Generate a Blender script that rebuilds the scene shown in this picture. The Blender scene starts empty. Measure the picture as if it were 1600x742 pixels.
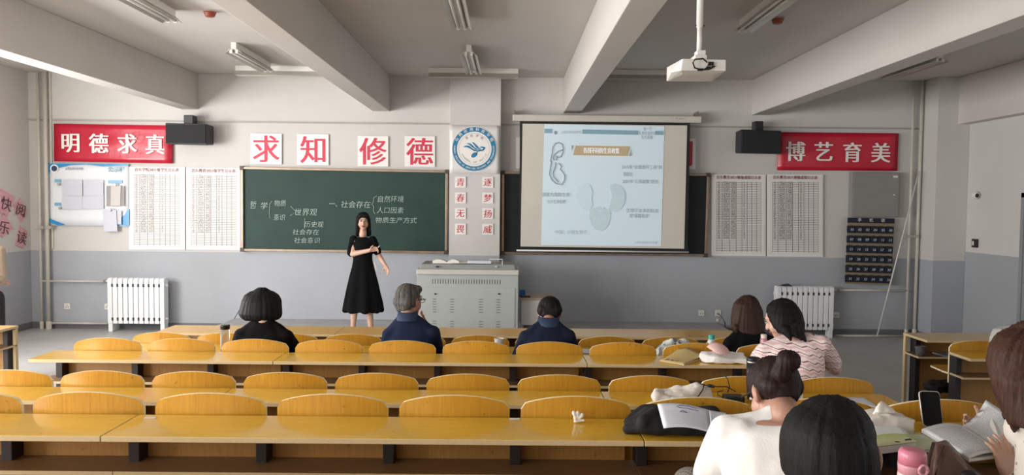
import bpy, bmesh, math, random
import numpy as np
from mathutils import Vector, Matrix, noise
random.seed(4)
SC = bpy.context.scene
COL = SC.collection
V = Vector
# ------------------------------------------------------------------ camera
F = 1180.0
CAM = V((0, 0, 1.93))
_y = V(((796-800)/F, (371-319)/F, -1)).normalized()
_rho = math.radians(0.55)
_z = V((math.sin(_rho), math.cos(_rho), 0)); _z = (_z - _y*_z.dot(_y)).normalized()
_x = _y.cross(_z)
RC = Matrix((_x, _y, _z))            # rows: world axes in camera space -> camera to world
cd = bpy.data.cameras.new('camera'); cam = bpy.data.objects.new('camera', cd); COL.objects.link(cam)
cd.sensor_fit = 'HORIZONTAL'; cd.sensor_width = 36; cd.lens = F/1600*36; cd.clip_start = 0.05
cam.matrix_world = Matrix.Translation(CAM) @ RC.to_4x4()
SC.camera = cam

def ray(px, py):
    return RC @ V(((px-800)/F, (371-py)/F, -1))
def W(px, py, d):                    # point of the photograph on the plane y = d
    r = ray(px, py); return CAM + r*(d/r.y)
def Wz(px, py, z):                   # ... on the horizontal plane z
    r = ray(px, py); return CAM + r*((z-CAM.z)/r.z)
def Wx(px, py, x):
    r = ray(px, py); return CAM + r*(x/r.x)

# ------------------------------------------------------------------ light and exposure
world = bpy.data.worlds.new('world'); SC.world = world; world.use_nodes = True
world.node_tree.nodes['Background'].inputs[0].default_value = (0.75, 0.86, 1, 1)
world.node_tree.nodes['Background'].inputs[1].default_value = 1.0
SC.view_settings.view_transform = 'Standard'; SC.view_settings.look = 'None'
SC.view_settings.gamma = 1; SC.view_settings.exposure = -0.16
def area(name, loc, rot, sx, sy, power, col):
    l = bpy.data.lights.new(name, 'AREA'); l.shape = 'RECTANGLE'; l.size = sx; l.size_y = sy
    l.energy = power; l.color = col
    o = bpy.data.objects.new(name, l); COL.objects.link(o); o.location = loc; o.rotation_euler = rot
# daylight entering at each window opening (left wall, right wall behind the camera)
LW = [(-1.6, 0.6), (1.8, 4.2), (5.6, 8.3)]
for a, b in LW:
    area('window_and_rear_light', (-7.12, (a+b)/2, 2.05), (0, math.radians(-90), 0), 1.9, b-a, 400, (1, 0.983, 0.962))
RW = [(-1.6, 0.8), (2.2, 4.6)]
for a, b in RW:
    area('window_and_rear_light', (6.42, (a+b)/2, 2.1), (0, math.radians(90), 0), 1.6, b-a, 26, (1, 0.985, 0.965))
area('window_and_rear_light', (-3.4, -2.44, 2.1), (math.radians(90), 0, 0), 4.0, 1.6, 85, (1, 0.985, 0.965))  # unseen fill light before the closed rear wall, which has no window

# ------------------------------------------------------------------ materials
def lin(c):
    if isinstance(c, str):
        c = [int(c[i:i+2], 16)/255 for i in (1, 3, 5)]
    return tuple((v/12.92 if v < .04045 else ((v+.055)/1.055)**2.4) for v in c)
class NT:
    def __init__(s, m): s.t = m.node_tree; s.n = s.t.nodes; s.l = s.t.links; s.b = s.n['Principled BSDF']
    def new(s, k, **kw):
        n = s.n.new(k)
        for a, v in kw.items(): setattr(n, a, v)
        return n
    def math(s, op, a, b=None, c=None):
        n = s.n.new('ShaderNodeMath'); n.operation = op
        for i, v in enumerate((a, b, c)):
            if v is None: continue
            if isinstance(v, (int, float)): n.inputs[i].default_value = v
            else: s.l.new(v, n.inputs[i])
        return n.outputs[0]
    def mix(s, f, a, b):
        n = s.n.new('ShaderNodeMix'); n.data_type = 'RGBA'
        if isinstance(f, (int, float)): n.inputs[0].default_value = f
        else: s.l.new(f, n.inputs[0])
        for i, v in ((6, a), (7, b)):
            if isinstance(v, (tuple, list)): n.inputs[i].default_value = (*v[:3], 1)
            else: s.l.new(v, n.inputs[i])
        return n.outputs[2]
    def co(s, kind='Object', scale=(1, 1, 1)):
        if kind == 'Position':
            o = s.new('ShaderNodeNewGeometry').outputs['Position']
        else: o = s.new('ShaderNodeTexCoord').outputs[kind]
        mp = s.new('ShaderNodeMapping'); mp.inputs['Scale'].default_value = scale
        s.l.new(o, mp.inputs[0]); return mp.outputs[0]
    def noise(s, vec, sc=5, det=3, rough=.5):
        n = s.new('ShaderNodeTexNoise'); n.inputs['Scale'].default_value = sc; n.inputs['Detail'].default_value = det
        n.inputs['Roughness'].default_value = rough; s.l.new(vec, n.inputs['Vector']); return n.outputs[0]
    def ramp(s, f, lo, hi):
        n = s.new('ShaderNodeMapRange'); n.inputs[1].default_value = lo; n.inputs[2].default_value = hi
        s.l.new(f, n.inputs[0]); return n.outputs[0]
    def bump(s, h, st, dist=.01):
        n = s.new('ShaderNodeBump'); n.inputs['Strength'].default_value = st; n.inputs['Distance'].default_value = dist
        s.l.new(h, n.inputs['Height']); s.l.new(n.outputs[0], s.b.inputs['Normal'])
    def xyz(s, vec):
        n = s.new('ShaderNodeSeparateXYZ'); s.l.new(vec, n.inputs[0]); return n.outputs
MATS = {}
def M(name, col='#808080', rough=.6, var=.12, vs=6, bump=0, bs=60, metal=0, scale=(1, 1, 1), spec=.5, trans=0, emis=0, kind='Object', col2=None, alpha=1):
    if name in MATS: return MATS[name]
    m = bpy.data.materials.new(name); m.use_nodes = True; MATS[name] = m
    t = NT(m); c = lin(col)
    t.b.inputs['Roughness'].default_value = rough; t.b.inputs['Metallic'].default_value = metal
    t.b.inputs['Specular IOR Level'].default_value = spec
    t.b.inputs['Transmission Weight'].default_value = trans; t.b.inputs['Alpha'].default_value = alpha
    co = t.co(kind, scale)
    if col2: a, b = c, lin(col2)
    else: a = tuple(min(1, v*(1+var)) for v in c); b = tuple(v*(1-var) for v in c)
    f = t.ramp(t.noise(co, vs, 4, .6), .3, .7)
    cc = t.mix(f, a, b); t.l.new(cc, t.b.inputs['Base Color'])
    if emis: t.l.new(cc, t.b.inputs['Emission Color']); t.b.inputs['Emission Strength'].default_value = emis
    if bump: t.bump(t.noise(co, bs, 3), bump)
    return m
def paint_mat(name, up, low, zsplit, base=.1):
    m = bpy.data.materials.new(name); m.use_nodes = True; MATS[name] = m; t = NT(m)
    p = t.co('Position'); z = t.xyz(p)[2]
    n1 = t.noise(p, .9, 4, .6); n2 = t.noise(p, 9, 4, .7)
    def vary(c, k):
        c = lin(c); x = t.mix(t.ramp(n1, .3, .7), tuple(v*(1+k) for v in c), tuple(v*(1-k) for v in c))
        return t.mix(t.math('MULTIPLY', t.ramp(n2, .55, .8), .12), x, tuple(v*.75 for v in c))
    zz = t.math('ADD', z, t.math('MULTIPLY', t.math('SUBTRACT', n2, .5), .006))
    f = t.math('GREATER_THAN', zz, zsplit)
    c = t.mix(f, vary(low, .05), vary(up, .03))
    # scuffed grey-brown wear near the floor and the painted skirting
    c = t.mix(t.math('MULTIPLY', t.math('LESS_THAN', zz, base), .85), c, lin('#5d5f61'))
    t.l.new(c, t.b.inputs['Base Color']); t.b.inputs['Roughness'].default_value = .62
    t.bump(t.noise(p, 40, 3), .08); return m
def wood_mat(name, ca, cb, rough=.22, axis='x', grain=1.0, spots=0.0):
    m = bpy.data.materials.new(name); m.use_nodes = True; MATS[name] = m; t = NT(m)
    s = {'x': (2, 40, 40), 'z': (60, 60, 2.5)}[axis]
    p = t.co('Position', s); g = t.noise(p, 2.2, 5, .65)
    big = t.noise(t.co('Position'), 2.5, 3)
    c = t.mix(t.ramp(g, .35, .68), lin(ca), lin(cb))
    c = t.mix(t.math('MULTIPLY', t.ramp(big, .35, .7), .35), c, tuple(v*.86 for v in lin(cb)))
    sp = t.noise(t.co('Position'), 38, 2, .4)
    c = t.mix(t.math('MULTIPLY', t.ramp(sp, .70, .76), .55+spots), c, tuple(v*.45 for v in lin(cb)))
    t.l.new(c, t.b.inputs['Base Color']); t.b.inputs['Roughness'].default_value = rough
    rr = t.math('ADD', t.math('MULTIPLY', big, .12), rough-.06); t.l.new(rr, t.b.inputs['Roughness'])
    t.bump(g, .03, .004); return m

# ------------------------------------------------------------------ mesh building
class MB:
    def __init__(s): s.bm = bmesh.new(); s.mi = 0
    def _f(s, vs):
        try:
            f = s.bm.faces.new(vs); f.material_index = s.mi; return f
        except ValueError: return None
    def box(s, x0, x1, y0, y1, z0, z1):
        return s.obox(V(((x0+x1)/2, (y0+y1)/2, (z0+z1)/2)), V((1, 0, 0)), V((0, 1, 0)), V((0, 0, 1)), abs(x1-x0)/2, abs(y1-y0)/2, abs(z1-z0)/2)
    def obox(s, c, u, v, w, a, b, h):
        vs = [s.bm.verts.new(c+u*a*i+v*b*j+w*h*k) for k in (-1, 1) for j in (-1, 1) for i in (-1, 1)]
        for q in ((0, 2, 3, 1), (4, 5, 7, 6), (0, 1, 5, 4), (2, 6, 7, 3), (0, 4, 6, 2), (1, 3, 7, 5)):
            s._f([vs[i] for i in q])
        return s
    def hexa(s, q, n):              # quad q (4 points) thickened by vector n
        a = [s.bm.verts.new(p) for p in q]; b = [s.bm.verts.new(p+n) for p in q]
        s._f(a[::-1]); s._f(b)
        for i in range(4): s._f([a[i], a[(i+1) % 4], b[(i+1) % 4], b[i]])
        return s
    def prism(s, pts, n, rim=None):
        a = [s.bm.verts.new(p) for p in pts]; b = [s.bm.verts.new(p+n) for p in pts]
        s._f(a[::-1]); s._f(b); o = s.mi
        if rim is not None: s.mi = rim
        for i in range(len(a)): s._f([a[i], a[(i+1) % len(a)], b[(i+1) % len(a)], b[i]])
        s.mi = o; return s
    def hull(s, pts):
        vs = [s.bm.verts.new(p) for p in pts]
        r = bmesh.ops.convex_hull(s.bm, input=vs)
        dead = [g for g in r['geom_interior'] if isinstance(g, bmesh.types.BMVert)]
        if dead: bmesh.ops.delete(s.bm, geom=dead, context='VERTS')
        return s
    def rings(s, rings, caps=True, closed=True):
        R = [[s.bm.verts.new(p) for p in r] for r in rings]; n = len(R[0])
        for a, b in zip(R, R[1:]):
            for i in range(n if closed else n-1): s._f([a[i], a[(i+1) % n], b[(i+1) % n], b[i]])
        if caps and closed: s._f(R[0][::-1]); s._f(R[-1])
        return s
    def tube(s, pts, r, n=8):
        pts = [V(p) for p in pts]; rr = r if isinstance(r, (list, tuple)) else [r]*len(pts); out = []
        ref = V((0.3, 0.2, 0.93)).normalized()
        for i, p in enumerate(pts):
            t = (pts[min(i+1, len(pts)-1)]-pts[max(i-1, 0)]).normalized()
            u = t.cross(ref)
            if u.length < .05: u = t.cross(V((1, 0, 0)))
            u.normalize(); v = t.cross(u)
            out.append([p+(u*math.cos(k*2*math.pi/n)+v*math.sin(k*2*math.pi/n))*rr[i] for k in range(n)])
        return s.rings(out)
    def cyl(s, a, b, r, n=16, r1=None): return s.tube([a, b], [r, r if r1 is None else r1], n)
    def lathe(s, c, prof, n=24):
        c = V(c)
        return s.rings([[c+V((r*math.cos(k*2*math.pi/n), r*math.sin(k*2*math.pi/n), z)) for k in range(n)] for r, z in prof])
    def ell(s, c, rx, ry=None, rz=None, u=None, v=None, w=None, seg=16, rg=10):
        ry = rx if ry is None else ry; rz = rx if rz is None else rz
        u = u or V((1, 0, 0)); v = v or V((0, 1, 0)); w = w or V((0, 0, 1)); c = V(c)
        out = []
        for j in range(1, rg):
            th = math.pi*j/rg
            out.append([c+u*(rx*math.sin(th)*math.cos(2*math.pi*k/seg))+v*(ry*math.sin(th)*math.sin(2*math.pi*k/seg))-w*(rz*math.cos(th)) for k in range(seg)])
        return s.rings(out)
    def cap(s, a, b, ra, rb=None, fl=None):   # tapered capsule as convex hull
        rb = ra if rb is None else rb; a = V(a); b = V(b); pts = []
        for c, r in ((a, ra), (b, rb)):
            for j in range(1, 8):
                th = math.pi*j/8
                for k in range(12):
                    d = V((math.sin(th)*math.cos(k*math.pi/6), math.sin(th)*math.sin(k*math.pi/6), math.cos(th)))
                    if fl: d = d - fl[0]*(d.dot(fl[0])*(1-fl[1]))
                    pts.append(c+d*r)
            pts += [c+V((0, 0, r)), c-V((0, 0, r))]
        return s.hull(pts)
    def loft(s, secs, u, v, n=20, p=2.3):     # sections (centre, half-width along u, half-depth along v)
        out = []
        for c, a, b in secs:
            r = []
            for k in range(n):
                t = 2*math.pi*k/n; cx, sx = math.cos(t), math.sin(t)
                r.append(V(c)+u*(a*math.copysign(abs(cx)**(2/p), cx))+v*(b*math.copysign(abs(sx)**(2/p), sx)))
            out.append(r)
        return s.rings(out)
    def mesh(s, name, mats, off=V((0, 0, 0))):
        bmesh.ops.recalc_face_normals(s.bm, faces=s.bm.faces)
        me = bpy.data.meshes.new(name)
        if off.length: bmesh.ops.translate(s.bm, verts=s.bm.verts, vec=-off)
        s.bm.to_mesh(me); s.bm.free()
        for m in (mats if isinstance(mats, (list, tuple)) else [mats]): me.materials.append(m)
        return me
    def base(s):
        v = [p.co for p in s.bm.verts]
        return V(((min(p.x for p in v)+max(p.x for p in v))/2, (min(p.y for p in v)+max(p.y for p in v))/2, min(p.z for p in v)))
    def build(s, name, mats, parent=None, loc=None, smooth=False, bevel=0, seg=2):
        if parent is not None:
            wl = V((0, 0, 0)); q = parent
            while q: wl += q.location; q = q.parent
            loc = wl if loc is None else loc
            me = s.mesh(name, mats, loc); o = bpy.data.objects.new(name, me); o.location = loc-wl; o.parent = parent
        else:
            loc = s.base() if loc is None else V(loc)
            me = s.mesh(name, mats, loc); o = bpy.data.objects.new(name, me); o.location = loc
        COL.objects.link(o)
        if smooth: me.shade_smooth()
        if bevel:
            b = o.modifiers.new('bevel', 'BEVEL'); b.width = bevel; b.segments = seg; b.limit_method = 'ANGLE'; b.angle_limit = .6
        return o
def tag(o, label=None, cat=None, group=None, kind=None):
    for k, v in (('label', label), ('category', cat), ('group', group), ('kind', kind)):
        if v: o[k] = v
    return o
def thing(name, loc, label, cat, group=None):
    o = bpy.data.objects.new(name, None); o.empty_display_size = .1; COL.objects.link(o); o.location = loc
    return tag(o, label, cat, group)
def struct(name, mb, m, parent=None, **k):
    o = mb.build(name, m, parent, loc=(V((0, 0, 0)) if parent is None else None), **k)
    if parent is None: o['kind'] = 'structure'
    return o
X, Y, Z = V((1, 0, 0)), V((0, 1, 0)), V((0, 0, 1))
_tc = bpy.data.curves.new('text', 'FONT'); _to = bpy.data.objects.new('text', _tc); COL.objects.link(_to)
def glyph(body, offset=0.0):
    _tc.body = body; _tc.offset = offset; _tc.resolution_u = 3
    dg = bpy.context.evaluated_depsgraph_get(); dg.update()
    me = bpy.data.meshes.new_from_object(_to.evaluated_get(dg))
    n = len(me.vertices); a = np.zeros(n*3); me.vertices.foreach_get('co', a); a = a.reshape(-1, 3)
    fs = [tuple(p.vertices) for p in me.polygons]; bpy.data.meshes.remove(me); return a, fs
def text(items, m, parent, name='lettering', u=X, v=Z, lift=.002):
    """items: (string, centre, em height, dict(sx, off, bold, shear, rot)) -> one flat printed mesh"""
    if len(items) > 1 and name not in ('ring_lettering', 'inner_lettering'):
        return [text([it], m, parent, name, u, v, lift) for it in items]
    vs, fs = [], []; n = u.cross(v)
    for it in items:
        body, c, h = it[:3]; o = it[3] if len(it) > 3 else {}
        a, f = glyph(body, o.get('off', 0))
        if not len(a): continue
        x = a[:, 0]-(a[:, 0].min()+a[:, 0].max())/2; y = a[:, 1]-(.32 if not o.get('cen') else (a[:, 1].min()+a[:, 1].max())/2)
        x = x*h*o.get('sx', 1); y = y*h*o.get('sy', 1); x = x+y*o.get('shear', 0)
        r = o.get('rot', 0); x, y = x*math.cos(r)-y*math.sin(r), x*math.sin(r)+y*math.cos(r)
        bold = o.get('bold', 0); ks = [0] if not bold else [-1, -.5, 0, .5, 1]
        for j, k in enumerate(ks):
            b0 = len(vs); dx = k*bold*h*math.cos(r); dy = k*bold*h*math.sin(r)
            for q in range(len(x)): vs.append(V(c)+u*(x[q]+dx)+v*(y[q]+dy)+n*(lift+j*.0002))
            fs += [tuple(i+b0 for i in t) for t in f]
    wl = V((0, 0, 0)); q = parent
    while q: wl += q.location; q = q.parent
    me = bpy.data.meshes.new(name); me.from_pydata([p-wl for p in vs], [], fs); me.materials.append(m)
    ob = bpy.data.objects.new(name, me); ob.parent = parent; COL.objects.link(ob)
    if len(items) > 1: ob['kind'] = 'stuff'
    return ob
# ------------------------------------------------------------------ the room
WY = 11.3                                    # front wall
CZ = 3.81                                    # ceiling
XL, XR = -7.15, 6.6
m_wallf = paint_mat('front_wall_paint', '#cfccc8', '#a9adb3', 1.173)
m_wallr = paint_mat('right_wall_paint', '#cfccc8', '#a4a7ab', Wx(1516, 394, 6.6).z)
m_ceil = M('ceiling_paint', '#cbc6c1', .7, .03, 1.2, .05, 50)
m_floor = M('terrazzo_floor', '#b1b0ae', .42, .1, 1.4, .03, 90, kind='Position')
m_podium = M('podium_concrete', '#b4b5b7', .6, .14, 3, .05, 60, kind='Position')
b = MB()
b.box(XL-.3, XR+.3, -2.7, WY+.3, -.2, 0); struct('floor', b, m_floor)
for nm, y1, z1 in (('trim_1', 5.62, .13), ('trim_2', 3.58, .28)):
    b = MB().box(-3.3, 2.16, -2.5, y1, .0, z1) if nm == 'trim_1' else MB().box(-3.3, 2.16, -2.5, y1, .13, z1)
    o = struct(nm, b, m_floor); o['label'] = 'low floor step carrying the rear desk rows'
b = MB().box(XL-.3, XR+.3, -2.7, WY+.3, CZ, CZ+.2); struct('ceiling', b, m_ceil)
b = MB().box(XL-.3, XR+.3, WY, WY+.3, 0, CZ); struct('wall_front', b, m_wallf)
b = MB().box(XL-.3, XR+.3, -2.7, -2.5, 0, CZ); struct('wall_rear', b, m_wallf)
def wall_with_holes(nm, x0, x1, holes, z0, z1, mat, yend):
    b = MB(); b.box(x0, x1, -2.5, yend, 0, z0); b.box(x0, x1, -2.5, yend, z1, CZ)
    y = -2.5
    for a, c in holes: b.box(x0, x1, y, a, z0, z1); y = c
    b.box(x0, x1, y, yend, z0, z1); return struct(nm, b, mat)
wall_with_holes('wall_left', XL-.3, XL, LW, 1.08, 3.02, m_wallf, WY)
wall_with_holes('wall_right', XR, XR+.3, RW, 1.3, 2.9, m_wallr, WY)
m_frame = M('window_frame_white', '#e6e6e2', .4, .03)
m_glass = M('window_glass', '#f2f7fa', .03, .0, trans=1)
for i, (xw, (a, c), z0, z1) in enumerate([(XL-.2, h, 1.08, 3.02) for h in LW]+[(XR+.15, h, 1.3, 2.9) for h in RW]):
    b = MB()
    for z in (z0, z1-.05, (z0+z1)/2): b.box(xw, xw+.05, a, c, z, z+.05)
    for k in range(4):
        y = a+(c-a-.05)*k/3; b.box(xw, xw+.05, y, y+.05, z0, z1)
    w = struct('window_%d' % (i+1), b, m_frame)
    MB().box(xw+.02, xw+.026, a+.02, c-.02, z0+.02, z1-.02).build('pane', m_glass, w)
# ceiling beams, running from the front wall to the rear
for i, x in enumerate((-4.885, -2.045, .785, 3.59, 6.43)):
    b = MB(); z = 3.29 if i < 4 else 3.14
    b.box(x, x+(.255 if i < 4 else .2), -2.5, WY, z, CZ)
    struct('trim_%d' % (i+3), b, m_ceil, bevel=.008)
# pilasters
b = MB(); p0, p1 = W(702, 300, 11.05).x, W(781.5, 300, 11.05).x
b.box(p0, p1, 11.05, WY, 0, CZ); struct('trim_8', b, m_wallf, bevel=.006)
b = MB().box(6.13, XR, 10.88, WY, 0, 3.81); struct('trim_9', b, m_wallf, bevel=.006)
# podium under the blackboards
pl, pr = W(366, 500, WY).x, W(1119, 505, WY).x
b = MB().box(pl, pr, 9.15, WY, 0, .18); struct('trim_10', b, m_podium, bevel=.01)
b = MB().box(pl, pr, 9.13, 9.16, .0, .185); struct('trim_11', b, M('podium_edge', '#6f6a62', .5, .1))
# door at the far right edge
yd = Wx(1598, 400, XR).y
m_door = M('door_grey', '#8f9294', .45, .05)
b = MB().box(XR-.03, XR+.02, yd-.95, yd-.06, 0, 2.08); d1 = struct('door_1', b, m_door)
b = MB(); b.box(XR-.05, XR, yd-.06, yd, 0, 2.14); b.box(XR-.05, XR, yd-1.01, yd-.95, 0, 2.14); b.box(XR-.05, XR, yd-1.01, yd, 2.08, 2.14)
struct('door_frame', b, m_door, d1)
MB().cyl((XR-.08, yd-.16, 1.0), (XR-.08, yd-.28, 1.0), .01).build('door_handle', M('chrome', '#c8c8c8', .25, .02, metal=1), d1)
# ------------------------------------------------------------------ pipes on the front wall
m_pipe = M('pipe_cream_paint', '#cfcabf', .45, .06, 8)
def pipes(px, py0, py1, r, label, d=11.2, horiz=None, z1=CZ):
    zf = max(0, W(px, py1, d).z)
    b = MB(); x = W(px, 450, d).x
    b.cyl((x, d, 0), (x, d, z1), r, 12)
    return b, x
def heat_pipes(nm, xs, hs, label, clamps):
    t = thing(nm, (xs[0], 11.22, 0), label, 'pipe')
    for x, r in xs:
        pass
    return t
def vpipes(label, cols, hor, clampz, ga):
    x0 = W(cols[0][0], 450, 11.22).x
    t = thing('heating_pipes', (x0, 11.22, 0), label, 'pipe', ga)
    for px, r in cols:
        x = W(px, 450, 11.22).x
        MB().cyl((x, 11.22, .0), (x, 11.22, CZ), r, 12).build('riser', m_pipe, t, smooth=True)
        MB().cyl((x, 11.22, 0), (x, 11.22, .12), r*1.5, 12).build('floor_sleeve', m_pipe, t)
    for pa, pb, py, r in hor:
        a = W(pa, py, 11.22); c = W(pb, py, 11.22); c.z = a.z
        MB().cyl(a, c, r, 10).build('branch_pipe', m_pipe, t, smooth=True)
    for px, py in clampz:
        a = W(px, py, 11.22)
        bb = MB(); bb.box(a.x-.05, a.x+.05, 11.17, 11.3, a.z-.02, a.z+.02); bb.build('clamp', M('clamp_grey', '#b2ada3', .5, .1), t)
    return t
vpipes('two cream vertical heating pipes in the left corner, branching to the left radiator', [(64.5, .019), (75.5, .027)],
       [(65, 168, 439, .015), (76, 168, 504.5, .015)], [(66, 355), (78, 355)], 'cream heating pipes')
vpipes('two cream vertical heating pipes in the right corner beside the phone pouch', [(1418, .018), (1431, .022)],
       [(1304, 1421, 453, .015), (1304, 1421, 524, .015)], [(1418, 369), (1428, 369)], 'cream heating pipes')
x = W(80.5, 300, 11.27).x
t = tag(MB().box(x-.012, x+.012, 11.27, 11.3, 1.2, CZ).build('conduit', m_pipe), 'thin vertical conduit on the wall right of the left heating pipes', 'conduit')
a = W(1370, 528, 11.1); c = W(1436, 268, 11.12)
tag(MB().cyl(V((a.x, a.y, 0.02)), c, .011, 8).build('plastic_pole', M('white_plastic', '#d6d4cf', .4, .04), smooth=True), 'thin white pole leaning diagonally beside the navy phone pouch', 'pole')
# conduit along the wall
m_cond = M('conduit_grey', '#a9a59f', .5, .05)
for pa, pb, py, lab in ((45, 702, 190, 'thin grey conduit running along the wall left of the round emblem'), (782, 1441, 200, 'thin grey conduit running along the wall right of the round emblem')):
    xa, xb = W(pa, py, 11.29).x, W(pb, py, 11.29).x
    tag(MB().box(xa, xb, 11.278, 11.3, 3.10, 3.122).build('conduit', m_cond), lab, 'conduit')
# ------------------------------------------------------------------ radiators
m_rad = M('radiator_white', '#eceef0', .35, .02)
m_dark = M('dark_gap', '#3a3a3c', .7, .05)
def radiator(px0, px1, pyt, pyb, label):
    a = W(px0, pyt, 11.08); c = W(px1, pyt, 11.08); zt = a.z; zb = W((px0+px1)/2, pyb, 11.08).z
    zt = W((px0+px1)/2, pyt, 11.08).z; zb = max(zb, 0.02)
    t = thing('radiator', ((a.x+c.x)/2, 11.12, 0), label, 'radiator', 'white column radiators')
    n = 11; p = (c.x-a.x)/n
    me = None
    for i in range(n):
        x = a.x+p*(i+.5)
        if me is None:
            b = MB(); h = p*.44
            pts = []
            for k in range(9):
                th = math.pi*k/8; pts.append(V((0, .07-.07*math.cos(th)-.0, zt-.03+.03*math.sin(th))))
            pts = [V((0, q.y, q.z)) for q in pts]
            leg = .10
            pts += [V((0, .14, zb+leg)), V((0, 0, zb+leg))]
            q = [V((-h, s.y, s.z)) for s in pts]; b.prism(q, X*2*h)
            b.box(-p*.2, p*.2, .03, .11, zt-.12, zt-.05)
            o = b.build('section', m_rad, t, loc=V((x, 11.05, 0)) if False else None)
            # shift to relative coords
            for vv in o.data.vertices: vv.co += V((t.location.x, t.location.y, t.location.z))
            o.location = (x-t.location.x, -.07, 0); me = o
            md = o.modifiers.new('bevel', 'BEVEL'); md.width = .006; md.segments = 2; md.limit_method = 'ANGLE'
        else:
            o = me.copy(); COL.objects.link(o); o.parent = t; o.location = (x-t.location.x, -.07, 0)
    b = MB()
    for z in (zt-.11, zb+.17):
        b.cyl((a.x-.02, 11.12, z), (c.x+.02, 11.12, z), .022, 12)
    b.build('connecting_tube', m_rad, t)
    for i in range(1, n):
        pass
    b = MB()
    for i in range(1, n):
        for z in (zt-.11, zb+.17):
            xx = a.x+p*i; b.box(xx-.013, xx+.013, 11.046, 11.09, z-.022, z+.022)
    o = b.build('hub_gaps', m_dark, t); o['kind'] = 'stuff'
    for x in (a.x+p*.5, c.x-p*.5):
        MB().box(x-p*.42, x+p*.42, 11.06, 11.18, 0, zb+.12).build('leg', m_rad, t, bevel=.008)
    b = MB(); s = 1 if px0 > 800 else -1; xe = c.x if s > 0 else a.x
    b.cyl((xe, 11.12, zt-.06), (xe+s*.08, 11.14, zt-.06), .028, 12); b.build('valve', M('valve_metal', '#b9b6b0', .35, .05, metal=.6), t, smooth=True)
    return t
radiator(168.5, 258, 434, 519, 'white column radiator under the left banner, beside the left corner pipes')
r2 = radiator(1213, 1303, 447, 531, 'white column radiator at right behind the woman in the zigzag top')
zt = W(1258, 447, 11.08).z
a = W(1220, 446, 11.1); c = W(1237, 446, 11.1)
tag(MB().hull([V((x, y, z)) for x, y, z in ((a.x, 11.06, zt), (c.x, 11.06, zt), (a.x, 11.17, zt), (c.x, 11.17, zt), (a.x+.02, 11.08, zt+.025), (c.x-.03, 11.15, zt+.03))]).build('eraser', m_dark, bevel=.004), 'black cloth pad lying on top of the right radiator', 'pad')
# ------------------------------------------------------------------ sockets and small wall devices
m_sock = M('socket_white', '#e4e2dc', .35, .02)
m_black = M('black_plastic', '#1c1c1e', .4, .08)
def socket(px, py, w, label, dark=False, nm='wall_socket', cat='socket'):
    c = W(px, py, 11.29); h = w*.5
    t = thing(nm, (c.x, 11.3, c.z-h), label, cat, 'wall sockets')
    MB().box(c.x-h, c.x+h, 11.285, 11.3, c.z-h, c.z+h).build('plate', m_sock, t, bevel=.003)
    b = MB(); b.box(c.x-.02, c.x-.012, 11.283, 11.286, c.z-.02, c.z); b.box(c.x+.012, c.x+.02, 11.283, 11.286, c.z-.02, c.z); b.box(c.x-.005, c.x+.005, 11.283, 11.286, c.z+.01, c.z+.02)
    b.build('slots', m_dark, t)
    return t
socket(105, 478.5, .088, 'white wall socket between the left pipes and left radiator')
socket(168, 479, .088, 'white wall socket half hidden behind the left radiator')
socket(1096, 489, .086, 'white wall socket with nothing plugged in, right of the small table')
s = socket(1122, 489, .09, 'white wall socket with a black cable plugged in')
socket(1307, 492, .086, 'white wall socket just right of the right radiator')
c = W(1121, 489, 11.27)
b = MB().tube([(c.x, 11.27, c.z-.01), (c.x+.03, 11.2, c.z-.03), (c.x+.09, 11.2, c.z-.12), (c.x+.11, 11.22, c.z-.22), (c.x+.10, 11.2, .2)], .005, 6)
tag(b.build('power_cable', m_black, smooth=True), 'black cable hanging from the wall socket behind the brown haired woman', 'cable')
c = W(1121, 505, 11.28)
tag(MB().box(c.x-.018, c.x+.018, 11.28, 11.3, .2, c.z+.07).build('trunking', m_sock), 'short white trunking strip below the socket in use', 'trunking')
# devices on the right wall
c = Wx(1525, 380, XR)
t = thing('wall_switch', (XR, c.y, c.z-.05), 'black square switch box on the right wall', 'switch')
MB().box(XR-.03, XR, c.y-.06, c.y+.06, c.z-.06, c.z+.06).build('case', m_black, t, bevel=.006)
MB().box(XR-.035, XR-.029, c.y-.0, c.y+.035, c.z-.03, c.z+.03).build('key', m_sock, t)
c = Wx(1529, 305, XR)
t = thing('motion_sensor', (XR, c.y, c.z-.05), 'small white motion sensor high on the right wall', 'sensor')
MB().ell((XR-.04, c.y, c.z), .05, .06, .055).build('dome', m_sock, t, smooth=True)
MB().ell((XR-.05, c.y-.045, c.z-.005), .025, .03, .03).build('lens', m_black, t, smooth=True)
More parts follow.
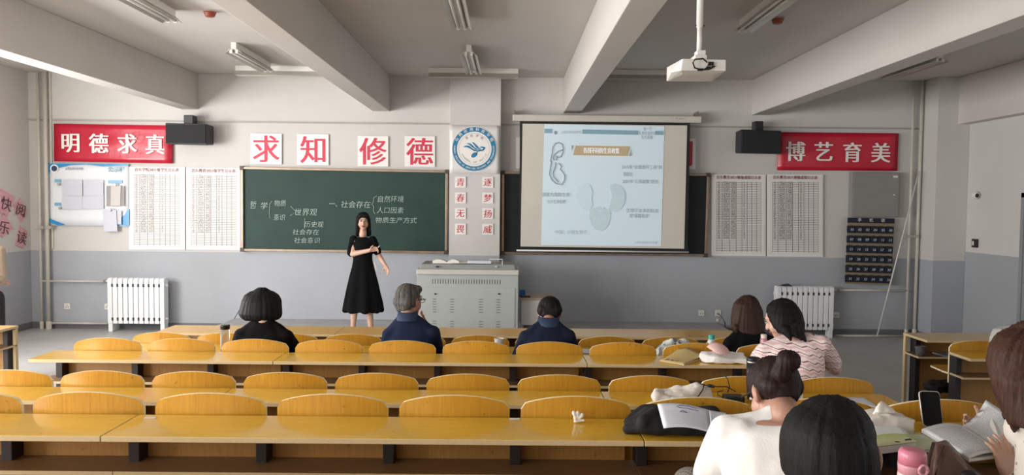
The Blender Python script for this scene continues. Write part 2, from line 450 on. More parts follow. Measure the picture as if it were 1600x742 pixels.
# ------------------------------------------------------------------ ceiling lights (switched off)
m_lamp = M('lamp_tube_off', '#d8d6d2', .3, .02); m_refl = M('lamp_reflector', '#b8b3ab', .35, .05, metal=.3)
def tube_light(c, along, L, label, two=True, w=.1):
    t = thing('ceiling_light', (c[0], c[1], CZ), label, 'ceiling light', 'fluorescent tube lights')
    u = Y if along == 'y' else X; v = X if along == 'y' else Y; c = V((c[0], c[1], 0))
    zb = CZ-.08
    MB().obox(c+Z*(CZ-.04), u, v, Z, L/2, .03, .04).build('housing', m_sock, t)
    b = MB()
    for s in (-1, 1):
        q = [c+v*(s*.03)+Z*zb-u*L/2, c+v*(s*w)+Z*(zb-.05)-u*L/2, c+v*(s*(w+.006))+Z*(zb-.05)-u*L/2, c+v*(s*.036)+Z*(zb+.01)-u*L/2]
        b.prism(q, u*L)
    b.build('reflector', m_refl, t)
    for s in ((-1, 1) if two else (0,)):
        o = MB().cyl(c+v*(s*.035)+Z*(zb-.03)-u*(L/2-.03), c+v*(s*.035)+Z*(zb-.03)+u*(L/2-.03), .014, 12).build('tube', m_lamp, t, smooth=True)
        for e in (-1, 1):
            MB().obox(c+v*(s*.035)+Z*(zb-.025)+u*(e*(L/2-.015)), u, v, Z, .012, .016, .022).build('lamp_holder', m_sock, t)
tube_light((-3.28, 9.68), 'y', 1.3, 'twin tube ceiling light nearer the blackboard in the left bay')
tube_light((-3.34, 6.9), 'y', 1.3, 'twin tube ceiling light cut by the frame top, left bay')
tube_light((-.50, 9.68), 'y', 1.3, 'twin tube ceiling light nearer the blackboard in the middle bay')
tube_light((-.50, 7.07), 'y', 1.3, 'twin tube ceiling light cut by the frame top, middle bay')
tube_light((2.33, 7.05), 'y', 1.3, 'twin tube ceiling light cut by the frame top, right of the projector pole')
tube_light((5.14, 9.75), 'y', 1.3, 'ceiling light mostly hidden behind the rightmost long beam')
tube_light((W(442, 112, 10.6).x, 10.6), 'x', 1.3, 'single tube batten across the left bay, above the left blackboard', False, .06)
tube_light((W(740, 115, 10.6).x, 10.6), 'x', 1.24, 'single tube batten across the middle bay, above the emblem pillar', False, .06)
tube_light((W(1000, 118, 10.6).x, 10.6), 'x', 1.24, 'single tube batten across the right bay, above the projection screen', False, .06)
m_red = M('detector_red_brown', '#8a3a28', .45, .08)
for px, py, lab in ((328, 20, 'red smoke detector on the ceiling, left bay'), (1215, 31, 'red smoke detector on the ceiling, right of the projector')):
    c = Wz(px, py, CZ-.02); t = thing('smoke_detector', (c.x, c.y, CZ), lab, 'smoke detector', 'red smoke detectors')
    MB().lathe((c.x, c.y, CZ), [(.035, -.06), (.045, -.055), (.06, -.02), (.06, 0)]).build('body', m_red, t, smooth=False)
    MB().lathe((c.x, c.y, CZ), [(.065, -.014), (.065, 0)]).build('base', M('detector_base', '#b5a79b', .5, .05), t)
# ------------------------------------------------------------------ blackboards
m_board = M('chalkboard_green', '#223a36', .55, .08, 2, spec=.3, col2='#28443d')
m_board2 = M('chalkboard_dark', '#23292b', .55, .08, 2, spec=.3)
m_alu = M('board_frame_bronze', '#8f7d6c', .32, .15, 8, metal=.55)
m_chalk = M('chalk', '#b3c3bb', .9, .1, 60)
m_mark = M('corner_black', '#4a3f38', .5, .05)
def quadpts(tl, tr, br, bl, d): return [W(*p, d) for p in (bl, br, tr, tl)]
def board(tl, tr, br, bl, mat, label):
    q = quadpts(tl, tr, br, bl, 11.24); c = (q[0]+q[1])/2
    t = thing('blackboard', (c.x, 11.3, c.z), label, 'blackboard', 'green blackboards')
    MB().hexa([p for p in q], Y*.04).build('writing_surface', mat, t)
    fr = [(q[0], q[1]), (q[1], q[2]), (q[2], q[3]), (q[3], q[0])]
    for i, (p, r) in enumerate(fr):
        u = (r-p).normalized(); v = u.cross(Y)
        MB().obox((p+r)/2-Y*.0, u, Y, v, (p-r).length/2+.01, .035, .018).build('frame_rail', m_alu, t, bevel=.004)
    for p in q: MB().obox(p-Y*.005, X, Y, Z, .03, .036, .03).build('corner_cap', m_mark, t, bevel=.004)
    a, r = q[0], q[1]
    return t, q
bt, bq = board((379, 262.5), (698.5, 268.3), (697.3, 394), (379.5, 390), m_board, 'green blackboard with chalk handwriting behind the standing woman')
B2, _ = board((786, 269.8), (1106, 273.2), (1102, 398.6), (785.5, 395), m_board2, 'dark blackboard mostly covered by the projection screen')
def H(s, px, py, h, sx=1., sh=.12, rot=0):
    return (s, W(px, py, 11.235), h/104.6, dict(off=-.008, shear=sh, sx=sx, rot=rot))
hand = [H('哲', 396, 321, 13, .85), H('学', 413, 322, 12), H('物质', 438, 318, 10.5, .9), H('意识', 437, 340, 10, .95),
        H('世界观', 478, 332, 12), H('历史观', 491, 351, 10), H('社会存在', 478, 363, 9.5, 1.1), H('社会意识', 480, 376, 9.5, 1.08),
        H('一、', 521, 319, 11, .9), H('社会存在', 556, 320, 11.5, 1.02), H('自然环境', 611, 311.5, 11, .95), H('人口因素', 610, 329, 10.5, 1.0), H('物质生产方式', 619, 344.5, 10, 1.08)]
text(hand, m_chalk, bt, 'chalk_writing', lift=.008)
b = MB()
def stroke(pts, r=.004):
    b.tube([W(x, y, 11.232) for x, y in pts], r, 5)
stroke([(425, 314), (422, 318), (421.5, 325), (421, 332), (422, 341)])
stroke([(454, 322), (463, 331), (453, 337)]); stroke([(476.5, 341), (475.5, 357)])
stroke([(588.5, 306), (584, 309), (583.5, 316), (581, 319), (584, 322), (583.5, 330), (586, 334)])
b.build('chalk_bracket', m_chalk, bt)
# ------------------------------------------------------------------ paper sheets with big characters
m_paper = M('glossy_paper', '#efece9', .35, .01, 3, .03, 8)
m_redp = M('print_red', '#d22f4c', .45, .06, 6)
m_redt = M('print_red_deep', '#c8303c', .5, .05)
m_white = M('print_white', '#f2eeea', .4, .01)
def sheet(nm, tl, tr, br, bl, mat, label, cat, group=None, d=11.28, th=.006, wav=.0):
    q = quadpts(tl, tr, br, bl, d); c = (q[0]+q[1])/2
    t = thing(nm, (c.x, 11.3, min(q[0].z, q[1].z)), label, cat, group)
    bm = MB()
    if wav == 0: bm.hexa([p-Y*th for p in q], Y*th)
    else:
        n = 14; m_ = 8; g = []; gb = []
        for j in range(m_+1):
            row = []; rb = []
            for i in range(n+1):
                s, r = i/n, j/m_
                p = q[0]*(1-s)*(1-r)+q[1]*s*(1-r)+q[2]*s*r+q[3]*(1-s)*r
                rb.append(bm.bm.verts.new(p)); row.append(bm.bm.verts.new(p-Y*(th+wav*(.5+.5*noise.noise(V((p.x*3, p.z*5, 1)))))))
            g.append(row); gb.append(rb)
        for j in range(m_):
            for i in range(n):
                bm._f([g[j][i], g[j][i+1], g[j+1][i+1], g[j+1][i]]); bm._f([gb[j][i], gb[j+1][i], gb[j+1][i+1], gb[j][i+1]])
        for i in range(n):
            for e in (0, m_): bm._f([g[e][i], g[e][i+1], gb[e][i+1], gb[e][i]])
        for j in range(m_):
            for e in (0, n): bm._f([g[j][e], g[j+1][e], gb[j+1][e], gb[j][e]])
    bm.build('sheet', mat, t, smooth=wav > 0)
    return t, q
def rect(x0, y0, x1, y1, k=.012): 
    dy = (x1-x0)*k; return (x0, y0), (x1, y0+dy), (x1, y1+dy), (x0, y1)
big = [('求', 391.7, 208.5, 440.4, 256), ('知', 464.5, 209.4, 513.5, 257.5), ('修', 559, 212.2, 606.8, 259.7), ('德', 632.2, 212.2, 679.6, 260.3)]
ords = ['first', 'second', 'third', 'fourth']
for i, (ch, x0, y0, x1, y1) in enumerate(big):
    t, q = sheet('character_sheet', *rect(x0, y0, x1, y1), m_paper, ['leftmost white sheet with a big red character, above the left end of the blackboard','second white sheet with a big red character from the left','third white sheet with a big red character, above the standing woman','fourth white sheet with a big red character, beside the emblem pillar'][i], 'sign', 'big red character sheets')
    c = sum(q, V((0, 0, 0)))/4
    text([(ch, c, .41, dict(bold=.021, cen=1, sy=1.05))], m_redp, t, lift=.008)
t, q = sheet('character_sheet', *rect(806.5, 214.6, 856, 263), m_paper, 'white sheet edge showing left of the projection screen', 'sign', 'big red character sheets')
t, q = sheet('character_sheet', *rect(1038, 216, 1086.7, 264), m_paper, 'white sheet with a red character half hidden right of the screen', 'sign', 'big red character sheets')
c = sum(q, V((0, 0, 0)))/4
text([('明', c, .42, dict(bold=.02, cen=1))], m_redp, t, lift=.008)
# banners
m_ban = M('banner_red_plastic', '#c21d38', .25, .08, 3, .35, 7)
for (tl, tr, br, bl), s, xs, yc, lab in (
    (((84.7, 193.3), (270, 196.5), (270, 255.4), (85, 252)), '明德求真', (110.5, 154.5, 199, 242.5), (223.5, 224, 224.5, 225.5), 'glossy red banner with four white characters on the left wall section'),
    (((1215.4, 206.5), (1403.4, 208.5), (1401.3, 267), (1214, 266)), '博艺育美', (1243, 1286.5, 1331.5, 1376), (236.5, 236.5, 238, 238.5), 'red banner with four white characters on the right wall section')):
    t, q = sheet('banner', tl, tr, br, bl, m_ban, lab, 'banner', 'red wall banners', wav=.02, d=11.27)
    text([(ch, W(x, y, 11.245), .31, dict(bold=.03, cen=1, sx=.95)) for ch, x, y in zip(s, xs, yc)], m_white, t, lift=.006)
# small two-column character cards on the pillar
for k, (col, x0) in enumerate((('青春无畏', 711), ('逐梦扬威', 753.6))):
    for j, ch in enumerate(col):
        y0 = 276+24.4*j+k*.4
        t, q = sheet('character_card', *rect(x0, y0, x0+17, y0+17), m_paper, 'small white card, %s of the %s column on the pillar' % (['top one', 'second from top', 'third from top', 'bottom one'][j], ['left', 'right'][k]), 'sign', 'small red character cards', d=11.04)
        text([(ch, sum(q, V((0, 0, 0)))/4, .125, dict(bold=.012, cen=1, shear=.12))], m_redt, t, lift=.008)
# round emblem poster
m_teal = M('emblem_blue', '#1f7ba6', .35, .04)
m_grey = M('print_grey', '#77797b', .5, .05)
t, q = sheet('emblem_poster', *rect(702.5, 195.7, 780, 270.9), M('laminated_paper', '#e4e2de', .25, .02, 3, .2, 9), 'laminated poster with round blue college emblem on the pillar', 'poster', d=11.035, wav=.008)
C0 = W(741, 232.8, 11.02); R0 = 34.1*11.02/F
def ring(r0, r1, yy, m, nm, n=64):
    b = MB(); a = []; c = []
    for k in range(n):
        th = 2*math.pi*k/n; d = V((math.cos(th), 0, math.sin(th)))
        a.append(b.bm.verts.new(C0+d*r0-Y*yy)); c.append(b.bm.verts.new(C0+d*r1-Y*yy))
    for k in range(n):
        if r0 > 0: b._f([a[k], a[(k+1) % n], c[(k+1) % n], c[k]])
    if r0 == 0: b._f(c)
    return b.build(nm, m, t)
ring(0, R0*1.02, .004, m_white, 'emblem_disc')
ring(R0*.79, R0, .006, m_teal, 'emblem_ring'); ring(R0*.7, R0*.708, .006, m_grey, 'emblem_circle')
it = []
def arc_text(s, r, a0, a1, h, inward=False, **kw):
    for k, ch in enumerate(s):
        a = math.radians(a0+(a1-a0)*k/(len(s)-1))
        if ch == ' ': continue
        rot = a-math.pi/2 if not inward else a+math.pi/2
        it.append((ch, C0+V((math.cos(a), 0, math.sin(a)))*r-Y*.008, h, dict(rot=rot, cen=0, **kw)))
arc_text('山西应用科技学院', R0*.895, 152, 28, .052, bold=.02)
arc_text('SHANXI COLLEGE OF APPLIED SCIENCE AND TECHNOLOGY', R0*.895, 172, 368, .034, inward=True, bold=.02)
text(it, m_white, t, 'ring_lettering'); it = []
arc_text('音乐学院', R0*.6, 125, 55, .042)
arc_text('SCHOOL OF MUSIC', R0*.6, 205, 335, .034, inward=True)
text(it, m_grey, t, 'inner_lettering')
def E(x, y): return C0+V(((x-375)/253*R0, 0, -(y-392)/253*R0))-Y*.008
b = MB()
for pts in ([(245, 372), (280, 352), (320, 358), (360, 390), (410, 408), (470, 400), (500, 385), (480, 412), (420, 422), (370, 415), (330, 390), (290, 372)],
            [(283, 330), (315, 325), (345, 340), (380, 375), (420, 395), (470, 395), (440, 405), (395, 400), (350, 372), (320, 345)],
            [(345, 312), (370, 318), (400, 345), (430, 378), (460, 388), (430, 392), (395, 375), (370, 340)],
            [(440, 368), (470, 362), (500, 370), (503, 385), (485, 400), (462, 400), (478, 388), (470, 378), (445, 376)]):
    f = b._f([b.bm.verts.new(E(x, y)) for x, y in pts])
vs = [b.bm.verts.new(E(376+36*math.cos(a)*.95+6*math.sin(a), 460-30*math.sin(a)+8*math.cos(a)*-1)) for a in [k*math.pi/12 for k in range(24)]]
b._f(vs); vs = [b.bm.verts.new(E(x, y)) for x, y in ((398, 450), (404, 452), (416, 425), (408, 420))]; b._f(vs)
b.build('emblem_wave', m_teal, t)
# schedule sheets with printed grid
def grid_mat():
    m = bpy.data.materials.new('schedule_print'); m.use_nodes = True; t = NT(m)
    p = t.co('UV'); o = t.xyz(p); u, v = o[0], o[1]
    nr, nc = 46, 9
    fv = t.math('FRACT', t.math('MULTIPLY', v, nr)); 
    hl = t.math('MULTIPLY', t.math('LESS_THAN', fv, .24), .85)
    inx = t.math('MULTIPLY', t.math('GREATER_THAN', u, .07), t.math('LESS_THAN', u, .93))
    iny = t.math('MULTIPLY', t.math('GREATER_THAN', v, .03), t.math('LESS_THAN', v, .93))
    inn = t.math('MULTIPLY', inx, iny)
    vl = None
    for x in (.07, .18, .33, .45, .56, .66, .75, .84, .93):
        a = t.math('LESS_THAN', t.math('ABSOLUTE', t.math('SUBTRACT', u, x)), .004)
        vl = a if vl is None else t.math('MAXIMUM', vl, a)
    # rows of small printed marks in the first columns
    mp = t.new('ShaderNodeMapping'); mp.inputs['Scale'].default_value = (70, nr, 1); t.l.new(p, mp.inputs[0])
    nz = t.noise(mp.outputs[0], 1.6, 1)
    cols = None
    for a0, a1 in ((.10, .14), (.20, .31), (.35, .44), (.59, .62)):
        a = t.math('MULTIPLY', t.math('GREATER_THAN', u, a0), t.math('LESS_THAN', u, a1)); cols = a if cols is None else t.math('MAXIMUM', cols, a)
    rowm = t.math('MULTIPLY', t.math('GREATER_THAN', fv, .3), t.math('LESS_THAN', fv, .85))
    vr = t.math('MULTIPLY', t.math('GREATER_THAN', v, .2), t.math('LESS_THAN', v, .93))
    mk = t.math('MULTIPLY', t.math('MULTIPLY', t.math('GREATER_THAN', nz, .47), cols), t.math('MULTIPLY', rowm, vr))
    ink = t.math('MAXIMUM', t.math('MULTIPLY', t.math('MAXIMUM', hl, vl), inn), t.math('MULTIPLY', mk, .85))
    c = t.mix(t.math('MULTIPLY', ink, .95), lin('#e6e3df'), lin('#2c2a29'))
    t.l.new(c, t.b.inputs['Base Color']); t.b.inputs['Roughness'].default_value = .42
    t.bump(t.noise(t.co('Position'), 4, 3), .35, .02); return m
m_grid = grid_mat()
def uvquad(q, nm, mat, parent, lift):
    wl = parent.location; me = bpy.data.meshes.new(nm)
    me.from_pydata([p-wl-Y*lift for p in q], [], [(0, 1, 2, 3)]); me.materials.append(mat)
    uv = me.uv_layers.new(name='UVMap')
    for i, c in enumerate(((0, 0), (1, 0), (1, 1), (0, 1))): uv.data[i].uv = c
    o = bpy.data.objects.new(nm, me); o.parent = parent; COL.objects.link(o); return o
for i, (x0, y0, x1, y1, lab, hd) in enumerate(((202, 260.5, 289, 389.5, 'laminated schedule sheet directly right of the blue and white notice poster', '音乐学院2021级学生公示表'), (291, 262, 377.4, 390, 'laminated schedule sheet touching the left edge of the left blackboard', '音乐教育2021级学生公示表'),
        (1111.5, 272.4, 1196.4, 399.3, 'laminated schedule sheet just right of the dark blackboard', '音乐教育2021班级成绩公示表'), (1198.4, 272.4, 1286, 400.5, 'laminated schedule sheet nearest the grey wall cabinet', '音乐教育2021班级成绩公示表'))):
    t, q = sheet('schedule_sheet', *rect(x0, y0, x1, y1, .008), m_paper, lab, 'poster', 'laminated schedule sheets')
    ins = [q[0]+(q[2]-q[0])*.02, q[1]+(q[3]-q[1])*.02, q[2]+(q[0]-q[2])*.02, q[3]+(q[1]-q[3])*.02]
    uvquad(ins, 'printed_table', m_grid, t, .012)
    c = (q[2]+q[3])/2-Z*.045
    text([(hd, c-Y*.012, .056, dict(bold=.03, sx=.98 if i < 2 else .92))], M('print_dark_red', '#7d3038', .5, .05), t, 'heading')
# notice poster on the left
m_pb = M('poster_gloss_white', '#e9eef2', .12, .02, 2, .3, 4)
m_blue = M('print_blue', '#2e93cf', .25, .12, 3)
t, q = sheet('notice_poster', (75, 254.7), (201.5, 256.5), (201.5, 353.8), (77, 352), m_pb, 'blue and white laminated notice poster under the left red banner', 'poster', wav=.012, d=11.275)
def N(x, y): return W(70+x/6.186, 250+y/6.186, 11.25)
for pts in ([(32, 32), (560, 38), (810, 40), (800, 55), (560, 60), (400, 42), (250, 48), (140, 75), (100, 40), (60, 60), (34, 150)],
            [(815, 460), (815, 635), (720, 632), (560, 630), (700, 590), (770, 530)], [(38, 560), (110, 590), (200, 625), (130, 632), (40, 600)]):
    b = MB(); b._f([b.bm.verts.new(N(*p)) for p in pts]); b.build('blue_swoosh', m_blue, t)
m_navy = M('print_navy', '#2c3e63', .4, .05)
cc = N(93, 82)
b = MB(); b._f([b.bm.verts.new(cc-Y*.003+V((math.cos(k*.3142), 0, math.sin(k*.3142)))*.062) for k in range(20)]); b.build('logo_disc', m_white, t)
b = MB(); b._f([b.bm.verts.new(cc-Y*.005+V((math.cos(k*.3142), 0, math.sin(k*.3142)))*.042) for k in range(20)]); b.build('logo_mark', m_navy, t)
text([('山西应用科技学院', N(285, 85), .042, dict(sx=.8)), ], m_navy, t, 'poster_lettering')
text([('公示栏', N(690, 95), .085, dict(bold=.02))], M('print_teal', '#5f9fae', .4, .05), t, 'poster_heading')
for nm, x0, y0, x1, y1 in (('label_strip', 95, 185, 155, 215), ('label_strip', 95, 412, 155, 442), ('label_strip', 612, 195, 748, 225)):
    MB().hexa([N(x0, y1), N(x1, y1), N(x1, y0), N(x0, y0)], -Y*.003).build(nm, M('print_pale_blue', '#7fb6d6', .4, .1), t)
m_doc = M('document_paper', '#cdd0da', .6, .03, 8)
m_doc2 = M('document_paper_warm', '#cbc6c4', .6, .03, 8)
def doc(x0, y0, x1, y1, lab, m, d=11.235, skew=0, pins=()):
    P = lambda x, y: W(70+x/6.186, 250+y/6.186, d)
    q = [P(x0+skew, y1), P(x1+skew, y1), P(x1, y0), P(x0, y0)]
    o = MB().hexa(q, Y*.004).build('paper_document', m); tag(o, lab, 'paper', 'papers clipped to the notice poster')
    for px, py in pins:
        c = P(px, py); k = tag(MB().box(c.x-.014, c.x+.014, d-.03, d-.003, c.z-.02, c.z+.02).build('binder_clip', M('clip_steel', '#b8b6b0', .3, .1, metal=.7), bevel=.004), 'small steel clip holding ' + lab.split(' pinned')[0].split(' on the')[0], 'clip', 'clips on the notice poster')
    return o
doc(168, 190, 362, 345, 'upper left grey white document pinned on the notice poster', m_doc, pins=((140, 235),))
doc(372, 192, 565, 345, 'upper right grey white document pinned on the notice poster', m_doc)
doc(168, 347, 362, 475, 'lower left grey white document pinned on the notice poster', m_doc, pins=((152, 465),))
doc(364, 347, 567, 472, 'lower right grey white document pinned on the notice poster', m_doc)
doc(596, 250, 770, 445, 'dim document pinned behind the thick warm grey one on the notice poster', M('document_paper_grey', '#9d9897', .6, .05), 11.23)  # one even, darker grey for the whole sheet
doc(640, 246, 735, 442, 'thick warm grey document hanging from a clip on the notice poster', m_doc2, 11.22, -5, ((685, 240),))
doc(690, 488, 740, 622, 'small pale document tucked behind the lowest hanging one on the notice poster', m_doc, 11.225)
doc(560, 482, 690, 690, 'lowest hanging document reaching below the notice poster', m_doc, 11.21, 12, ((640, 480),))
# pink cards on the left wall
m_pink = M('pink_card', '#d9a3ae', .6, .06)
m_ink = M('ink_dark', '#5b4148', .6, .05)
for ch, lab, pts, cy in (('快', 'uppermost pink character card, at the frame edge of the left wall', [(0, 333), (12, 338), (24, 308), (2, 295)], 0), ('阅', 'upper pink character card nearer the corner pipes', [(21, 321), (33, 348), (43, 334), (32, 309)], 0), ('乐', 'lower pink character card at the frame edge, partly hidden by the beige coat', [(-6, 362), (4, 371), (21, 357), (6, 332)], 0), ('读', 'lowest pink character card nearer the corner pipes', [(24, 383), (37, 388), (43, 362), (31, 352)], 0)):
    q = [Wx(x, y, XL+.012) for x, y in pts]
    c = sum(q, V((0, 0, 0)))/4
    t = thing('pink_card', (XL, c.y, min(p.z for p in q)), lab, 'sign', 'tilted pink cards')
    MB().hexa(q, X*-.01).build('card', m_pink, t)
    text([(ch, c, .20, dict(cen=1, bold=.01, sx=1.2, rot=-.25))], m_ink, t, u=Y, v=Z, lift=.004)
# ------------------------------------------------------------------ speakers
m_spk = M('speaker_black', '#232427', .5, .08, 12, .1, 200)
def speaker(x0, y0, x1, y1, bx0, by0, bx1, lab, skew):
    d = 10.95; a = W(x0, y0, d); c = W(x1, y1, d)
    t = thing('speaker', ((a.x+c.x)/2, 11.3, c.z), lab, 'speaker', 'black wall speakers')
    s = skew
    pts = [(a.x, d+.0, a.z), (c.x, d, a.z-.012), (c.x, d, c.z-.012), (a.x, d, c.z)]
    back = [(a.x+.03+s, d+.24, a.z-.01), (c.x-.03+s, d+.24, a.z-.02), (c.x-.03+s, d+.24, c.z+.01), (a.x+.03+s, d+.24, c.z+.01)]
    MB().hull([V(p) for p in pts+back]).build('cabinet', m_spk, t, bevel=.015)
    MB().obox(V(((a.x+c.x)/2, d-.006, (a.z+c.z)/2-.006)), X, Y, Z, (c.x-a.x)/2-.02, .01, (a.z-c.z)/2-.02).build('grille', M('speaker_grille', '#1b1c1e', .75, .15, 150, .3, 300), t, bevel=.006)
    u = W(bx0, by0, 11.1); v = W(bx1, y0+2, 11.1)
    MB().box(u.x, v.x, 11.05, 11.2, v.z-.06, u.z).build('mounting_bracket', m_black, t, bevel=.01)
    MB().cyl((u.x+.02 if s > 0 else v.x-.02, 11.15, u.z-.08), (u.x+.02 if s > 0 else v.x-.02, 11.3, u.z-.08), .03, 10).build('wall_arm', m_black, t)
speaker(257.7, 191.7, 324.3, 225.6, 289, 180, 304, 'black box speaker overlapping the left red banner', .03)
speaker(1157, 202, 1220.7, 239.5, 1178, 189.5, 1191, 'black box speaker overlapping the right red banner', -.03)
# ------------------------------------------------------------------ projection screen
def SQ(pts, d): return [W(x, y, d) for x, y in pts]
m_scr = M('screen_fabric', '#d5d0c4', .8, .02, 2)
m_slide = M('projected_slide', '#ccdde6', .8, .01, 1, emis=.22)  # projector light put in as surface colour and glow; the screen only reflects
m_sblk = M('screen_border_black', '#1a1b1d', .7, .05)
a, c = W(801, 184, 11.05), W(1095, 187, 11.05)
sc = thing('projection_screen', ((a.x+c.x)/2, 11.05, W(940, 392, 11.05).z), 'pull down projection screen with a lit slide, hanging before the dark blackboard', 'projection screen')
a.z = c.z = W(948, 185.5, 11.05).z
MB().box(a.x, c.x, 11.0, 11.1, a.z-.05, a.z+.045).build('housing', M('screen_housing', '#cbc7bd', .4, .03), sc, bevel=.012)
for x in (a.x+.02, c.x-.05):
    MB().box(x, x+.02, 11.05, 11.3, a.z+.03, a.z+.12).build('hanging_bracket', m_alu, sc)
MB().hexa(SQ([(811.5, 388), (1075, 393), (1078, 190.8), (812.2, 187)], 11.02), Y*.006).build('border', m_sblk, sc)
MB().hexa(SQ([(813.3, 385), (1069, 388.5), (1073.7, 196), (816.5, 193.3)], 11.015), Y*.003).build('fabric', m_scr, sc)
q = SQ([(845.5, 382.8), (1033, 384.5), (1038.3, 197.5), (850.8, 194)], 11.01)
MB().hexa(q, Y*.003).build('slide', m_slide, sc)
p, r = W(807, 391, 11.01), W(1076, 394, 11.01)
MB().cyl(p, r, .013, 12).build('weight_bar', m_sock, sc, smooth=True)
def S(x, y): return W(800+x/5.517, 180+y/5.517, 11.0)     # first slide crop
def S2(x, y): return W(840+x/6.183, 280+y/6.183, 11.0)    # second slide crop
def sl(nm, polys, m, lift=0.002):
    if len(polys) > 1: return [sl(nm, [q], m, lift) for q in polys]
    b = MB()
    for pl_ in polys: b._f([b.bm.verts.new(p-Y*lift) for p in pl_])
    return b.build(nm, m, sc)
me_bar = M('slide_bar_blue', '#86a7b4', .8, .02, emis=.15)  # slide colours below glow as well, standing in for projected light
me_tan = M('slide_tan', '#bda887', .8, .02, emis=.15)
me_tan2 = M('slide_tan_grey', '#a39c8e', .8, .02, emis=.12)
me_w = M('slide_white_projection', '#eef2f2', .8, .02, emis=.25)
me_g = M('slide_grey_projection', '#8e9799', .8, .02, emis=.12)
me_g2 = M('slide_light_grey_projection', '#a6b1b4', .8, .02, emis=.14)
me_oval = M('slide_oval', '#c0d2d8', .8, .02, emis=.2)
me_line = M('slide_line_drawing', '#8c8f97', .8, .03, emis=.08)
sl('slide_bar', [[S(280, 116), S(343, 118), S(343, 155), S(279, 154)], [S(607, 123), S(1088, 132), S(1087, 169), S(606, 160)], [S(1236, 134), S(1305, 135), S(1304, 171), S(1235, 170)]], me_bar)
sl('title_band', [[S(548, 262), S(1016, 269), S(993, 352), S(526, 344)]], me_tan)
sl('title_tick', [[S(513, 261), S(530, 261), S(514, 310)], [S(1028, 285), S(1027, 353), S(1010, 352)]], me_tan2)
c = S(375, 150); sl('slide_logo', [[c+V((math.cos(k*.524), 0, math.sin(k*.524)*1.2))*.022 for k in range(12)]], me_g)
text([('各国不同的生育政策', S(770, 308), .088, dict(bold=.03, sx=.66, rot=-.01))], me_w, sc, 'slide_title', lift=.006)
text([('2015年“全面放开二孩”政', S(1118, 449), .062, dict(sx=.88)), ('策提出', S(998, 510), .062, dict(sx=.75)), ('2021年“三孩政策”提出', S(1104, 573), .062, dict(sx=.86)),
      ('第一节', S(1168, 120), .058, dict(sx=.7)), ('人类社会的存', S(1166, 157), .06, dict(sx=.72)), ('在与发展', S(1163, 192), .058, dict(sx=.72)),
      ('国家为鼓励生育', S2(178, 150), .062, dict(sx=.93)), ('“允许生育假期”', S2(180, 218), .058, dict(sx=.75)),
      ('生育子女多的妇女', S2(1012, 305), .064, dict(sx=.93)), ('是“英雄母亲”', S2(985, 356), .064, dict(sx=.8))], me_g, sc, 'slide_text', lift=.006)
text([('中国：计划生育下', S2(322, 512), .062, dict(sx=.95)), ('山西应用科技学院', S(510, 148), .05, dict(sx=.75)), ('人类社会的存在与发展', S2(1045, 612), .038, dict(sx=.9))], me_g2, sc, 'slide_small_text', lift=.006)
def oval(x, y, rx, ry, cut=None):
    pts = [S2(x+rx*math.cos(k*math.pi/16), y-ry*math.sin(k*math.pi/16)) for k in range(32)]; return pts
def cres(pts): return [S2(x, y) for x, y in pts]
sl('slide_oval', [cres([(528, 275), (560, 300), (600, 310), (645, 300), (690, 278), (703, 330), (700, 390), (675, 450), (640, 490), (600, 500), (555, 485), (515, 430), (497, 370), (505, 310)]),
                   cres([(700, 55), (745, 38), (800, 60), (840, 120), (848, 180), (835, 240), (800, 290), (750, 312), (700, 308), (690, 270), (705, 225), (715, 170), (712, 120), (698, 90)]),
                   [S2(602+46*math.cos(k*.4), 283-18*math.sin(k*.4)) for k in range(15)]], me_oval)
me_oval2 = M('slide_oval_pale', '#c8dae2', .8, .01, emis=.22)
sl('slide_oval_pale', [cres([(395, 60), (450, 38), (510, 60), (530, 120), (520, 180), (530, 250), (500, 300), (440, 300), (390, 250), (372, 170), (378, 110)])], me_oval2)
text([('英雄母亲', S2(605, 378), .05, dict(bold=.02)), ('鼓励生育', S2(775, 178), .05, dict(bold=.02))], me_oval2, sc, 'oval_text', lift=.006)
b = MB()
for pts in ([(330, 400), (335, 370), (345, 330), (350, 280), (370, 245), (400, 235), (430, 250), (442, 285), (436, 300), (440, 320), (432, 330), (425, 350), (410, 362), (388, 360), (382, 350)],
            [(436, 298), (400, 310), (370, 335), (355, 365), (362, 390)], [(385, 362), (382, 390)], [(340, 395), (330, 450), (322, 510), (345, 560), (380, 590), (430, 598), (452, 560), (455, 520), (440, 495), (415, 465), (425, 445), (415, 425), (398, 415)],
            [(375, 405), (372, 440), (352, 500), (358, 530), (400, 580)]):
    b.tube([S(x, y)-Y*.004 for x, y in pts], .006, 5)
b.build('line_drawing', me_line, sc)
text([('•  — ··', S(1450, 30), .05, dict())], m_dark, sc, 'housing_marks', lift=.016)
# ------------------------------------------------------------------ grey wall cabinet and phone pouch
m_gcab = M('cabinet_grey', '#8b8a88', .4, .04)
a, c = W(1333.4, 268.3, 11.16), W(1405.4, 340, 11.16)
t = thing('wall_cabinet', ((a.x+c.x)/2, 11.3, c.z), 'flat grey metal wall cabinet above the navy phone pouch', 'cabinet')
MB().box(a.x, c.x, 11.18, 11.3, c.z, a.z).build('case', m_gcab, t, bevel=.005)
MB().box(a.x+.015, c.x-.015, 11.165, 11.18, c.z+.015, a.z-.015).build('door', m_gcab, t, bevel=.004)
MB().cyl((c.x-.09, 11.155, (a.z+c.z)/2), (c.x-.09, 11.17, (a.z+c.z)/2), .01, 10).build('lock', m_white, t)
MB().box(c.x-.11, c.x-.04, 11.163, 11.166, a.z-.08, a.z-.05).build('label_plate', m_sock, t)
m_nv = M('pouch_navy', '#1f2533', .8, .12, 20, .2, 200); m_tan = M('pouch_tan', '#8f7f66', .8, .1, 30)
